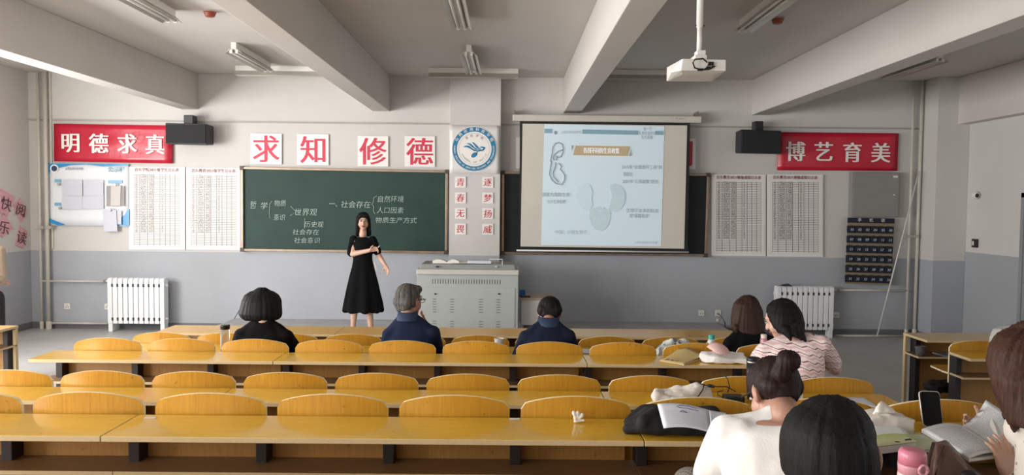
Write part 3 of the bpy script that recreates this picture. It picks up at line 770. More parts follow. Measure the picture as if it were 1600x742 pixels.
P4 = [(1325, 340), (1397.6, 341.4), (1392.9, 445.3), (1320.7, 443)]
def PW(s, r, d=11.2):               # s to the right 0..1, r down 0..1
    x = (P4[0][0]*(1-s)+P4[1][0]*s)*(1-r)+(P4[3][0]*(1-s)+P4[2][0]*s)*r
    y = (P4[0][1]*(1-s)+P4[1][1]*s)*(1-r)+(P4[3][1]*(1-s)+P4[2][1]*s)*r
    return W(x, y, d)
c = PW(.5, 1)
t = thing('phone_pouch', (c.x, 11.25, c.z), 'navy hanging phone organiser with 36 numbered pockets below the grey cabinet', 'organiser')
MB().hexa([PW(0, 1), PW(1, 1), PW(1, 0), PW(0, 0)], Y*.012).build('backing', m_tan, t)
MB().hexa([PW(-.005, .075, 11.19), PW(1.005, .075, 11.19), PW(1.005, 0, 11.19), PW(-.005, 0, 11.19)], Y*.006).build('header_band', m_nv, t)
text([('手', PW(.25, .035, 11.185), .06, {}), ('机', PW(.5, .035, 11.185), .06, {}), ('袋', PW(.75, .035, 11.185), .06, {})], m_white, t, 'header_text', lift=.006)
n = 0
for j in range(6):
    for i in range(6):
        n += 1; r0 = .112+j*.149; r1 = min(1, r0+.118); s0, s1 = i/6+.004, (i+1)/6-.004; dd = 11.165
        b = MB(); q = [PW(s0, r1, dd+.01), PW(s1, r1, dd+.01), PW(s1, r0+.015, dd), PW((s0+s1)/2+.02, r0+.006, dd-.006), PW((s0+s1)/2-.02, r0+.006, dd-.006), PW(s0, r0+.015, dd)]
        q2 = [p+Y*(11.2-p.y) for p in q]
        A = [b.bm.verts.new(p) for p in q]; B = [b.bm.verts.new(p) for p in q2]
        b._f(A); b._f(B[::-1])
        for k in range(6): b._f([A[k], A[(k+1) % 6], B[(k+1) % 6], B[k]])
        pk = b.build('pocket', m_nv, t)
        text([('%02d' % n, PW((s0+s1)/2+.01, (r0+r1)/2+.008, 11.16), .052, dict(shear=.15, bold=.03))], M('pouch_number', '#b9bcc2', .6, .03), pk, 'number', lift=.012)
# ------------------------------------------------------------------ lectern, side table, projector
m_lec = M('lectern_grey', '#a6aaa8', .38, .03, 2); m_lecd = M('lectern_slot', '#4e5250', .6, .05)
LY = 9.55
a, c = W(651.5, 430, LY), W(810, 432, LY); zt = W(730, 429, LY).z; zl = W(730, 421, LY).z
x0, x1 = a.x, c.x; LD = .72
t = thing('lectern', ((x0+x1)/2, LY+.3, .18), 'wide grey metal multimedia lectern with vent slots in front of the pillar', 'lectern')
MB().box(x0, x1, LY, LY+LD, .18, zt).build('body', m_lec, t, bevel=.006)
MB().box(x0-.005, x1+.005, LY-.03, LY+LD, zt, zl).build('ledge', M('lectern_ledge', '#bdbcb4', .4, .03), t, bevel=.008)
zd = W(730, 449, LY).z
MB().box(x0+.04, x1-.04, LY-.008, LY+.002, .2, zd).build('front_door', m_lec, t, bevel=.003)
b = MB()
for k in range(27):
    x = W(676+k*4.05, 440, LY).x; z = W(730, 440, LY).z; b.box(x-.004, x+.004, LY-.002, LY+.01, z-.03, z+.03)
o = b.build('vent_slots', m_lecd, t); o['kind'] = 'stuff'
b = MB()
for px in (679, 706.5, 751.5, 778.5):
    x = W(px, 470, LY).x
    for py in (467.5, 471.5, 475.5, 479.5, 483.5, 487.5, 502, 506, 510):
        z = W(730, py, LY).z; b.box(x-.025, x+.025, LY-.011, LY-.005, z-.003, z+.003)
o = b.build('door_louvres', m_lecd, t); o['kind'] = 'stuff'
for px in (680, 779.5):
    p = W(px, 459, LY-.01); MB().cyl(p, p-Y*.012, .012, 12).build('door_lock', m_dark, t)
za = W(730, 412.5, LY+.1).z
b = MB(); xx0, xx1 = W(655, 415, LY).x, W(806, 415, LY).x
b.hull([V(p) for p in ((xx0, LY+.03, zl), (xx1, LY+.03, zl), (xx0, LY+.65, zl), (xx1, LY+.65, zl), (xx0+.02, LY+.06, za), (xx1-.02, LY+.06, za), (xx0+.02, LY+.6, za), (xx1-.02, LY+.6, za))]); b.build('console_lid', M('lectern_lid', '#8e918e', .4, .04), t, bevel=.01)
b = MB(); b.box(xx0+.02, xx1-.02, LY+.05, LY+.06, (zl+za)/2-.002, (zl+za)/2+.003); b.build('lid_seam', m_lecd, t)
for px in (683, 776):
    p = W(px, 416.5, LY+.02); MB().ell(p, .02, .015, .012).build('lid_latch', m_chalk if px > 700 else m_dark, t, smooth=True)
# open book and papers on lectern
zt2 = za+.012
def Ly(px, z, d=LY+.2): return W(px, 410, d).x
x0b, x1b, x2b = Ly(677, 0), Ly(699, 0), Ly(718, 0)
def openbook(xa, xm, xb, y0, y1, z, h, label, mat):
    t = thing('open_book', (xm, (y0+y1)/2, z), label, 'book')
    for s, (p, q) in enumerate(((xa, xm), (xm, xb))):
        pts = []
        for k in range(9):
            f = k/8; g = f if s == 0 else 1-f
            pts.append(V((p+(q-p)*f, y0, z+.01+h*math.sin(math.pi*min(1, .15+.8*g))*.9)))
        pts += [V((q, y0, z)), V((p, y0, z))]
        MB().prism(pts, Y*(y1-y0)).build('page_block', mat, t)
    return t
openbook(x0b, x1b, x2b, LY+.1, LY+.32, za+.005, .045, 'open book with raised pages on the left of the lectern top', M('page_white', '#dfdcd6', .6, .03))
xa, xb = Ly(724, 0), Ly(768, 0)
tag(MB().hexa([V((Ly(706, 0), LY+.07, za+.012)), V((Ly(738, 0), LY+.07, za+.012)), V((Ly(738, 0), LY+.3, za+.022)), V((Ly(706, 0), LY+.3, za+.022))], Z*.004).build('loose_paper', M('page_white'), bevel=0), 'thin loose sheet beside the open book on the lectern', 'paper')
t = thing('paper_pad', ((xa+xb)/2, LY+.2, za+.005), 'pale ring binder lying open on the lectern right side', 'binder')
MB().box(xa+.06, xb, LY+.09, LY+.34, za+.006, za+.042).build('pages', m_doc, t, bevel=.004)
b = MB(); p0, p1 = Ly(765, 0), Ly(785, 0)
b.tube([(p0, LY+.1, za+.03), (p0, LY+.1, za+.065), (p1, LY+.1, za+.065), (p1, LY+.1, za+.0)], .006, 6); b.build('handle_bar', m_sock, t)
# side table
a, c = W(812, 465, 9.75), W(866, 465, 9.75); zt = a.z
t = thing('side_table', ((a.x+c.x)/2, 10, .18), 'small white side table with wooden top at the right of the lectern', 'table')
MB().box(a.x, c.x, 9.75, 10.3, zt-.03, zt).build('table_top', M('side_table_top', '#a08d78', .45, .08), t, bevel=.004)
b = MB(); b.box(a.x+.02, c.x-.02, 9.78, 10.28, .36, zt-.03); b.build('cabinet_body', M('side_table_white', '#c9c8c2', .4, .03), t, bevel=.004)
b = MB(); b.box(a.x+.06, c.x-.05, 9.80, 10.28, .18, .36); b.build('plinth', M('plinth_dark', '#55534f', .6, .05), t)
p = W(817, 460, 9.95)
tag(MB().box(W(811.5, 460, 9.9).x, W(821, 460, 9.9).x, 9.86, 9.98, zt, zt+.085).build('small_box', M('box_blue', '#2b62a8', .5, .06), bevel=.004), 'small blue box on the side table against the lectern', 'box')
tag(MB().box(W(813, 460, 9.8).x, W(829, 460, 9.8).x, 9.77, 9.85, zt, zt+.02).build('cable_bundle', m_dark, bevel=.008), 'dark flat bundle at the front edge of the side table', 'bundle')
# projector
PY = 4.7
t = None
c = W(1096.5, 101, PY); k = PY/F
t = thing('projector', (c.x, PY+.15, c.z-15*k), 'white ceiling projector hanging on a white pole, rear ports facing the camera', 'projector')
m_prj = M('projector_white', '#e6e2db', .35, .02)
L, R_ = c.x-30*k, c.x+38*k; zb, zu = c.z-9*k, c.z+9*k
MB().hull([V(p) for p in ((L, PY, zu), (R_, PY, zu-.004), (L-.01, PY, zb), (R_, PY, zb), (L-.035, PY+.3, zu+.0), (R_-.0, PY+.3, zu), (L-.035, PY+.3, zb-.02), (R_-.01, PY+.3, zb-.02), (L-.05, PY+.1, zb+.005), (L+.02, PY+.08, zb-.012), (R_-.05, PY+.08, zb-.012))]).build('casing', m_prj, t, bevel=.006)
MB().box(c.x-.03, c.x+.045, PY+.05, PY+.2, zu, zu+.035).build('mount_plate', m_prj, t, bevel=.004)
MB().box(c.x-.01, c.x+.045, PY+.08, PY+.16, zu+.03, zu+.07).build('pole_socket', m_prj, t, bevel=.004)
pc = V((c.x+.012, PY+.12, 0))
MB().cyl(pc+Z*(zu+.06), pc+Z*(zu+.25), .016, 14).build('lower_pole', m_prj, t, smooth=True)
MB().cyl(pc+Z*(zu+.22), pc+Z*CZ, .021, 14).build('upper_pole', m_prj, t, smooth=True)
MB().cyl(pc+Z*(zu+.23)-X*.03, pc+Z*(zu+.23)+X*.03, .005, 8).build('pole_bolt', m_dark, t)
MB().lathe(pc+Z*(CZ-.01), [(.07, 0), (.07, .01)]).build('ceiling_flange', m_prj, t)
b = MB(); cx = c.x
b.tube([(cx+.03, PY-.004, zu-.02), (cx-.0, PY-.03, zu-.005), (cx-.05, PY-.03, zu-.01), (cx-.062, PY-.03, zu-.03), (cx-.05, PY-.03, zb+.01), (cx-.01, PY-.03, zb+.0), (cx+.04, PY-.02, zb+.004), (cx+.07, PY-.005, zb+.02)], .005, 6)
b.build('video_cable', m_black, t, smooth=True)
b = MB()
for x, z, w, h in ((cx+.055, zu-.03, .016, .01), (cx+.04, zb+.02, .012, .005), (cx+.07, zb+.025, .01, .004), (cx+.045, zb+.032, .01, .003), (cx+.03, zb+.012, .01, .004), (cx-.01, zb+.004, .016, .007)):
    b.box(x-w, x+w, PY-.012, PY+.002, z-h, z+h)
b.build('port_plugs', m_black, t)
b = MB(); b.cyl((L+.06, PY+.29, (zb+zu)/2-.005), (L+.06, PY+.31, (zb+zu)/2-.005), .03, 20); b.build('lens', m_black, t)
# ------------------------------------------------------------------ desk rows and seats
m_top = wood_mat('desk_top_yellow', '#dfb03e', '#d0a232', .15, 'x')
m_seatw = wood_mat('seat_plywood_yellow', '#cf9c34', '#b98325', .3, 'z', spots=.1)
m_panel = wood_mat('desk_panel_brown', '#b08347', '#9c733a', .4, 'z')
m_edge = M('plywood_edge', '#cdb68c', .6, .18, 30, scale=(3, 3, 60))
m_rim = M('seat_rim_pale', '#f3e6c0', .4, .08, 20)
m_leg = M('bracket_dark_steel', '#282123', .5, .08)
m_top3 = wood_mat('side_desk_tan', '#c2a06a', '#b4925c', .3, 'x')
m_top2 = wood_mat('desk_top_tan', '#d0a655', '#c39847', .3, 'x')
m_shelf = wood_mat('shelf_brown', '#8c6a45', '#7d5c3a', .45, 'x')
PITCH = .505; SX0 = -.955
# row: (desk far edge y, desk top z, tier floor z, words)
ROWS = [(6.946, .785, 0, 'front row nearest the podium'), (5.916, .807, 0, 'second row from the podium'), (5.11, .907, .13, 'third row from the podium'),
        (4.104, .908, .13, 'fourth row from the podium'), (3.0645, 1.055, .28, 'fifth row, nearest fully visible one'), (2.05, 1.055, .28, 'sixth row, at the bottom frame edge')]
SEG = [(-3.08, -1.511), (-1.508, .510), (.513, 2.06)]
SEGW = ['left', 'middle', 'right']
def desk(x0, x1, yf, z, fl, legs, label, depth=.292, mat=m_top, group=None, ends=(), sh=.162):
    t = thing('bench_desk', ((x0+x1)/2, yf-depth/2, fl), label, 'desk', group)
    b = MB(); b.prism([V((x0, yf-depth, z-.022)), V((x1, yf-depth, z-.022)), V((x1, yf, z-.022)), V((x0, yf, z-.022))], Z*.022, rim=1)
    b.build('desktop', [mat, m_edge], t, bevel=.003)
    b = MB(); b.prism([V((x0, yf-.21-(depth-.292)*.6, z-sh-.016)), V((x1, yf-.21-(depth-.292)*.6, z-sh-.016)), V((x1, yf-.03, z-sh-.016)), V((x0, yf-.03, z-sh-.016))], Z*.016, rim=1)
    b.build('shelf', [m_shelf, m_edge], t)
    ls = sorted(legs)
    for a, c in zip([x0+.03]+ls, ls+[x1-.03]):
        if c-a < .1: continue
        a2 = a+(.022 if a in ls else 0); c2 = c-(.022 if c in ls else 0)
        MB().box(a2, c2, yf-.028, yf-.014, fl+.12, z-.024).build('front_panel', m_panel, t)
    for x in ls:
        b = MB(); b.box(x-.022, x+.022, yf-.10, yf-.005, fl, z-.024); b.box(max(x0, x-.06), min(x1, x+.06), yf-.18, yf-.012, z-.03, z-.022)
        b.box(max(x0, x-.05), min(x1, x+.05), yf-.22, yf-.0, fl, fl+.02); b.build('leg', m_leg, t, bevel=.003)
    for xe in ends: MB().box(xe-.012, xe+.012, yf-.05, yf-.012, fl, z-.022).build('side_panel', [m_edge], t)
    return t
_seat = None
def seat_proto():
    t = thing('folding_seat', (0, 0, 0), 'x', 'seat')
    w, zt = .229, .093; pts = []
    pts.append((-w, -.26)); pts.append((-w, .028))
    n = 16
    for k in range(n+1):
        s = -1+2*k/n; x = (w-.004)*s
        zz = .093*(1-abs(s)**2.35*.62) if abs(s) < .97 else .093*.42
        pts.append((x, zz))
    pts.append((w, .028)); pts.append((w, -.26))
    pts = [pts[0], pts[1], (-w+.002, .034)]+pts[2:-2]+[(w-.002, .034), pts[-2], pts[-1]]
    f, bk = [], []
    b = MB(); bow = .022; nx = 26
    # built as columns so that the board can be curved in plan
    def ztop(x):
        s = min(1, abs(x)/w); 
        r = .086*(1-.46*s**2.1)
        if s > .9: r -= .022*((s-.9)/.1)**2
        return r
    cols = []
    for k in range(nx+1):
        x = -w+2*w*k/nx; y = bow*(x/w)**2
        cols.append((x, y, ztop(x)))
    fv, bv = [], []
    for x, y, z in cols:
        fv.append([b.bm.verts.new((x, y, -.26)), b.bm.verts.new((x, y, -.05)), b.bm.verts.new((x, y+.0, z))])
        bv.append([b.bm.verts.new((x, y+.016, -.26)), b.bm.verts.new((x, y+.016, -.05)), b.bm.verts.new((x, y+.016, z))])
    for k in range(nx):
        for j in (0, 1):
            b._f([fv[k][j], fv[k+1][j], fv[k+1][j+1], fv[k][j+1]]); b._f([bv[k][j], bv[k][j+1], bv[k+1][j+1], bv[k+1][j]])
        b.mi = 1; b._f([fv[k][2], fv[k+1][2], bv[k+1][2], bv[k][2]]); b._f([fv[k][0], bv[k][0], bv[k+1][0], fv[k+1][0]]); b.mi = 0
    b.mi = 1
    for e in (0, nx):
        for j in (0, 1): b._f([fv[e][j], fv[e][j+1], bv[e][j+1], bv[e][j]])
    b.build('backrest', [m_seatw, m_rim], t)
    b = MB(); q = [(-.2, .05), (.2, .05), (.215, .12), (.2, .34), (.15, .37), (-.15, .37), (-.2, .34), (-.215, .12)]
    b.prism([V((x, y, -.40)) for x, y in q], Z*.014, rim=1); b.build('seat_pan', [m_seatw, m_rim], t)
    b = MB(); b.box(-.03, .03, .028, .09, -.42, -.2); b.box(-.03, .03, .03, .3, -.43, -.402); b.build('bracket', m_leg, t)
    return t
proto = seat_proto()
protoch = list(proto.children)
def place_seat(x, y, z, label, group, first=[True]):
    if first[0]: r = proto; first[0] = False
    else:
        r = proto.copy(); COL.objects.link(r)
        for c in protoch:
            d = c.copy(); COL.objects.link(d); d.parent = r
    r.location = (x, y, z); r['label'] = label; r['group'] = group; r['category'] = 'seat'
    return r
orl = ['leftmost', 'second from left', 'third from left', 'fourth from left', 'fifth from left', 'fifth from right', 'fourth from right', 'third from right', 'second from right', 'rightmost']
short = ['front row', 'second row', 'third row', 'fourth row', 'fifth row', 'sixth row']
legx = [SX0+PITCH*k-.0225 for k in range(-4, 7)]
for ri, (yf, z, fl, words) in enumerate(ROWS):
    for si, (x0, x1) in enumerate(SEG):
        lx = [x for x in legx if x0 < x < x1]
        if si == 2: lx[-1] = x1-.035
        if ri == 0:
            desk(x0, x1, yf, z, fl, lx, 'pale yellow front desk, %s segment of the %s' % (SEGW[si], words), .42, m_top2, 'long bench desks', sh=.17)
        else:
            desk(x0, x1, yf, z, fl, lx, 'yellow bench desk, %s segment of the %s' % (SEGW[si], words), .292, m_top, 'long bench desks')
    if ri:
        for k in range(-4, 6):
            place_seat(SX0+PITCH*k+.23, yf+.012, z, 'yellow plywood seat back, %s against the desk of the %s' % (orl[k+4], short[ri]), 'plywood seats of the middle block')
# seat under the nearest person
place_seat(.69+.0, 1.02+.012, 1.05, 'plywood seat under the nearest dark haired person', 'plywood seats of the middle block')
MB_ = desk(.45, .95, 1.0, 1.05, .28, [.47, .93], 'narrow desk end behind the nearest person', .2)
# right block
zr = .785
desk(W(1411, 521, 6.9).x, 5.6, 6.9, zr, 0, [W(1426, 521, 6.9).x, 4.55, 5.5], 'tan desk at the front of the right block, open shelf below', .40, m_top3, 'side block desks', ends=[W(1411, 521, 6.9).x+.01], sh=.17)
xr2 = W(1509, 556, 5.72).x
desk(xr2, 5.6, 5.95, .795, 0, [xr2+.03, 4.6, 5.5], 'yellow desk in the second row of the right block, beside long haired woman', .292, m_top, 'side block desks')
for k in range(2):
    sr_ = place_seat(xr2+.26+PITCH*k, 5.962, .795, 'plywood seat back on the right block, %s' % ('nearest the aisle' if k == 0 else 'behind the white bag'), 'plywood seats of the right block')
    for ch_ in bpy.data.objects:
        if ch_.parent is sr_ and ch_.name.startswith('seat_pan'): ch_.location.z += .2
# left block
xl = W(12, 505, 6.75).x
desk(-6.6, xl, 6.9, .775, 0, [-6.4, -5.3, xl-.06], 'desk end of the left block cut by the frame edge', .40, m_top3, 'side block desks', ends=[xl-.012], sh=.17)
# ------------------------------------------------------------------ people
def blob(mb, name, mats, parent, voxel=.008, it=5, disp=None, matfn=None):
    bmesh.ops.recalc_face_normals(mb.bm, faces=mb.bm.faces)
    me = bpy.data.meshes.new('tmp'); mb.bm.to_mesh(me); mb.bm.free()
    o = bpy.data.objects.new('tmp', me); COL.objects.link(o)
    r = o.modifiers.new('r', 'REMESH'); r.mode = 'VOXEL'; r.voxel_size = voxel; r.use_smooth_shade = True
    if it:
        s = o.modifiers.new('s', 'SMOOTH'); s.iterations = it; s.factor = .5
    dg = bpy.context.evaluated_depsgraph_get(); dg.update()
    m2 = bpy.data.meshes.new_from_object(o.evaluated_get(dg)); m2.name = name
    bpy.data.objects.remove(o); bpy.data.meshes.remove(me)
    n = len(m2.vertices); co = np.zeros(n*3, 'f'); m2.vertices.foreach_get('co', co); co = co.reshape(-1, 3)
    if disp:
        no = np.zeros(n*3, 'f'); m2.vertices.foreach_get('normal', no); no = no.reshape(-1, 3)
        co = disp(co, no)
    wl = V((0, 0, 0)); q = parent
    while q: wl += q.location; q = q.parent
    if parent is None: wl = V([float(v) for v in ((co[:, 0].min()+co[:, 0].max())/2, (co[:, 1].min()+co[:, 1].max())/2, co[:, 2].min())])
    co = co - np.array(wl, 'f'); m2.vertices.foreach_set('co', co.astype('f').ravel()); m2.update()
    m2.materials.clear()
    for m in (mats if isinstance(mats, (list, tuple)) else [mats]): m2.materials.append(m)
    m2.shade_smooth()
    ob = bpy.data.objects.new(name, m2); ob.parent = parent
    if parent is None: ob.location = wl
    COL.objects.link(ob); return ob
def nz(p, s): return noise.noise(V((p[0]*s[0], p[1]*s[1], p[2]*s[2])))
def folds(amp=.006, s=(9, 9, 5)):
    def f(co, no):
        k = np.array([nz(p, s)+.5*nz(p+3, (s[0]*2.2, s[1]*2.2, s[2]*2)) for p in co]); return co+no*(k*amp)[:, None]
    return f
def strands(c, amp=.0035, fr=26, zf=2.5, drop=0):
    c = np.array(c)
    def f(co, no):
        out = co.copy()
        for i, p in enumerate(co):
            d = p-c; r = math.hypot(d[0], d[1])+1e-6; th = math.atan2(d[1], d[0])
            k = noise.noise(V((math.cos(th)*fr*.32, math.sin(th)*fr*.32, p[2]*zf)))*1.3+.6*noise.noise(V((math.cos(th)*fr, math.sin(th)*fr, p[2]*zf*2)))
            out[i] = p+no[i]*(amp*k)
        return out
    return f
def hair_mat(name, ca, cb, rough=.38):
    m = bpy.data.materials.new(name); m.use_nodes = True; t = NT(m)
    g = t.noise(t.co('Position', (130, 130, 7)), 1.5, 4, .7)
    t.l.new(t.mix(t.ramp(g, .35, .68), lin(ca), lin(cb)), t.b.inputs['Base Color']); t.b.inputs['Roughness'].default_value = rough
    t.b.inputs['Specular IOR Level'].default_value = .18
    t.bump(g, .7, .004); return m
h_black = hair_mat('hair_black', '#0d0c0c', '#1b1919', .6); h_brown = hair_mat('hair_dark_brown', '#2a1b16', '#463028', .5)
h_brown2 = hair_mat('hair_brown', '#33211b', '#54392e', .5); h_grey = hair_mat('hair_grey', '#3a3836', '#6f6c68', .7); h_bun = hair_mat('hair_bun_brown', '#1c1312', '#33221f', .5)
def skin(name, c): return M(name, c, .5, .05, 10, .04, 150)
s_a = skin('skin_light', '#c9a18c'); s_b = skin('skin_tan', '#ad8370'); s_c = skin('skin_shade', '#b58d78')
m_eye = M('eye_dark', '#221a18', .3, .05); m_eyew = M('eye_white', '#ddd6d0', .3, .02); m_lip = M('lips', '#9c4a48', .4, .05)
def head(mb, c, f, u, s=1.0, neck=None, ears=True):
    f = f.normalized(); r = f.cross(u).normalized(); u = r.cross(f).normalized()
    P = lambda a, b, h: c+r*(a*s)+f*(b*s)+u*(h*s)
    mb.ell(P(0, -.01, .035), .073*s, .093*s, .083*s, r, f, u)
    mb.cap(P(0, .025, -.015), P(0, .052, -.082), .062*s, .030*s)
    mb.cap(P(-.03, .04, -.03), P(.03, .04, -.03), .038*s)
    mb.cap(P(-.04, .0, -.05), P(.04, .0, -.05), .03*s)
    mb.cap(P(0, .088, .015), P(0, .106, -.022), .009*s, .014*s)
    mb.cap(P(-.028, .074, .032), P(.028, .074, .032), .014*s)
    if ears:
        for e in (-1, 1):
            mb.ell(P(e*.078, -.005, -.002), .010*s, .020*s, .033*s, (r+f*(.35*e)).normalized(), (f-r*(.35*e)).normalized(), u, 10, 8)
    if neck is not None: mb.cap(P(0, -.03, -.05), neck, .048*s, .052*s)
    return P, r, f, u
def face(P, r, f, u, parent, s=1.0):
    b = MB()
    for e in (-1, 1): b.ell(P(e*.031, .078, .012), .014*s, .008*s, .0065*s, r, f, u, 10, 8)
    b.build('eyes', m_eyew, parent, smooth=True)
    b = MB()
    for e in (-1, 1):
        b.ell(P(e*.031, .0835, .012), .0068*s, .005*s, .0064*s, r, f, u, 8, 6); b.tube([P(e*.047, .075, .016), P(e*.031, .086, .021), P(e*.017, .083, .015)], .0022*s, 5)
    b.build('pupils', m_eye, parent, smooth=True)
    b = MB()
    for e in (-1, 1): b.tube([P(e*.050, .074, .031), P(e*.033, .087, .039), P(e*.014, .088, .035)], [.0018*s, .0035*s, .003*s], 5)
    b.build('eyebrows', m_eye, parent, smooth=True)
    b = MB(); b.tube([P(-.026, .081, -.052), P(-.01, .091, -.048), P(.01, .091, -.048), P(.026, .081, -.052)], [.003*s, .006*s, .006*s, .003*s], 8)
    b.tube([P(-.024, .081, -.054), P(0, .090, -.060), P(.024, .081, -.054)], [.003*s, .007*s, .003*s], 8); b.build('lips', m_lip, parent, smooth=True)
def hand(mb, w, d, n, s=1.0, curl=.5, thumb=1, spread=.12, curls=None):
    """w wrist, d pointing direction, n palm normal (fingers curl toward n), thumb side +1/-1"""
    d = d.normalized(); n = (n-d*n.dot(d)).normalized(); a = d.cross(n)*thumb
    pts = [w+a*(x*s)+n*(y*s)+d*(z*s) for z, wd, th in ((0, .024, .016), (.035, .036, .015), (.085, .041, .012)) for x in (-wd, wd) for y in (-th, th)]
    mb.hull(pts)
    for k, (off, L) in enumerate(((.033, .072), (.011, .080), (-.011, .074), (-.032, .058))):
        cu = curls[k] if curls else curl*(1+.12*k); p = w+d*(.082*s)+a*(off*s); dd = (d+a*(off*spread*20)).normalized(); rr = .0092*s
        for j, fr in enumerate((.45, .31, .24)):
            ang = cu*(1.0, 1.15, .8)[j]*.9; dd = (dd*math.cos(ang)+n*math.sin(ang)).normalized()
            q = p+dd*(L*fr*s); mb.cap(p, q, rr, rr*.92); p = q; rr *= .93
            nn = (n-dd*n.dot(dd)); n2 = nn.normalized() if nn.length > .05 else n
            n_ = n2; n_keep = n_; 
            if j < 2: n = n_
        n = (w*0+n); n = (n-d*n.dot(d)); n = n.normalized() if n.length > .05 else d.cross(a)
    p = w+d*(.022*s)+a*(.026*s); dd = (d*.55+a*.75+n*.35).normalized()
    for L, rr in ((.042, .0125), (.032, .0105), (.026, .009)):
        q = p+dd*(L*s); mb.cap(p, q, rr*s, rr*s*.92); p = q; dd = (dd*.85+d*.35+n*.15).normalized()
def mid(a, b, t=.5): return a*(1-t)+b*t
def sit_person(label, J, cloth, pant, sk, hair_fn, o={}):
    """J: c,f head; nb neck base; sl,sr shoulders; el,er elbows; wl,wr wrists; hip centre; knees; feet"""
    vx = o.get('voxel', .009); base = V((J['hip'].x, J['hip'].y, o['seatz']))
    t = thing('person', base, label, 'person')
    side = (J['sr']-J['sl']).normalized(); sw = (J['sr']-J['sl']).length/2
    fw = V((-side.y, side.x, 0)).normalized()
    ms = mid(J['sl'], J['sr']); hip = J['hip']
    def torso(mb, g=0, neckr=.056):
        sp = lambda a: hip*(1-a)+ms*a+V((0, 0, 0))-fw*(.03*math.sin(math.pi*a))
        secs = [(hip-Z*.06, .165+g, .11+g), (sp(.15), .16+g, .115+g), (sp(.45), sw*.86+g, .10+g), (sp(.75), sw*1.0+g, .11+g), (sp(.93), sw*1.06+g, .085+g), (ms+Z*.02, sw*.98+g, .065+g), (mid(ms, J['nb'], .55)+Z*.015, sw*.66+g, .058+g), (J['nb']-Z*.006, o.get('nk', .068)+g, .052+g)]
        mb.loft(secs, side, fw)
        for e, p in ((-1, J['sl']), (1, J['sr'])): mb.cap(p, p+side*(-e*.05), .052+g)
        mb.cap(J['sl'], J['nb']-side*.03-Z*.01, .045+g, neckr+g*.5-.016); mb.cap(J['sr'], J['nb']+side*.03-Z*.01, .045+g, neckr+g*.5-.016)
    b = MB(); torso(b, -.012)
    P, r, f, u = head(b, J['c'], J['f'], J.get('u', Z), o.get('hs', 1), J['nb'])
    for s, e, w, sgn in ((J['sl'], J['el'], J['wl'], -1), (J['sr'], J['er'], J['wr'], 1)):
        b.cap(s, e, .044, .036); b.cap(e, w, .037, .026)
        hd = J.get('hd_l' if sgn < 0 else 'hd_r', None)
        if hd: hand(b, w, *hd)
        else: hand(b, w, (w-e), V((0, 0, -1)), curl=.35, thumb=-sgn if False else 1)
    legs = []
    for sgn, k, a in ((-1, J['kl'], J['al']), (1, J['kr'], J['ar'])):
        hp = hip+side*(sgn*.09); legs.append((hp, k, a)); b.cap(hp, k, .075, .052); b.cap(k, a, .05, .034)
    blob(b, 'body', sk, t, o.get('skinvox', vx), 4)
    b = MB(); torso(b, .006); cuff = o.get('sleeve', .5)
    for s, e, w in ((J['sl'], J['el'], J['wl']), (J['sr'], J['er'], J['wr'])):
        if cuff < 1: b.cap(s, mid(s, e, cuff), .056, .056*o.get('sf', 1))
        else: b.cap(s, e, .056, .047); b.cap(e, mid(e, w, .92), .048, .037)
    blob(b, o.get('top', 'shirt'), cloth, t, vx, 4, folds(o.get('fold', .007)))
    b = MB()
    for hp, k, a in legs:
        b.cap(hp, k, .088, .064); b.cap(k, mid(k, a, .93), .062, .05)
    b.loft([(hip-Z*.075, .17, .125), (hip+Z*.03, .165, .12)], side, fw)
    blob(b, 'trousers', pant, t, .012, 3, folds(.005))
    b = MB()
    for hp, k, a in legs: b.cap(a-Z*.02-fw*.03, a-Z*.03+fw*.13, .038, .032)
    blob(b, 'shoes', m_black, t, .012, 2)
    if o.get('face', True): face(P, r, f, u, t, o.get('hs', 1))
    if hair_fn: hair_fn(t, P, r, f, u)
    return t, P, r, f, u
def hloft(secs, depth=1.0, back=0):          # (px, py, half width px, d) sections of hair
    b = MB(); out = []
    for px, py, hw, d in secs:
        c = W(px, py, d); k = d/F*1.01; out.append((c, hw*k, hw*k*depth))
    b.loft(out, X, Y, 24, 2.0); return b
def hair(t, b, mat, c, vox=.007, amp=.004, it=3, name='hair', fr=26, sk=None, s=1.0):
    if sk: P, r, f, u = sk; b.ell(P(0, -.022, .042), .083*s, .096*s, .088*s, r, f, u)
    return blob(b, name, mat, t, vox, it, strands(c, amp, fr))
def legs_for(hip, seatz, fl, x=None, kn=.37, fw=0):
    hz = seatz+.05; d = {}
    for s, k, a in ((-1, 'kl', 'al'), (1, 'kr', 'ar')):
        d[k] = V((hip.x+s*.12, hip.y+kn, hz+.02)); d[a] = V((hip.x+s*.12, hip.y+kn-.03, fl+.08))
    return d
c_black = M('cloth_black', '#0b0b0c', .9, .1, 20, .15, 250, spec=.15); c_navy = M('cloth_navy', '#18213a', .85, .1, 8, .15, 200, spec=.2); c_navy2 = M('cloth_navy_jacket', '#151c30', .8, .1, 8, .15, 200, spec=.2)
c_jean = M('cloth_denim', '#2c3446', .85, .1, 20, .1, 300); c_dark = M('cloth_charcoal', '#2a2a2d', .85, .1, 20, .1, 300)
c_white = M('cloth_white', '#e9e6e3', .8, .02, 5, .12, 160)
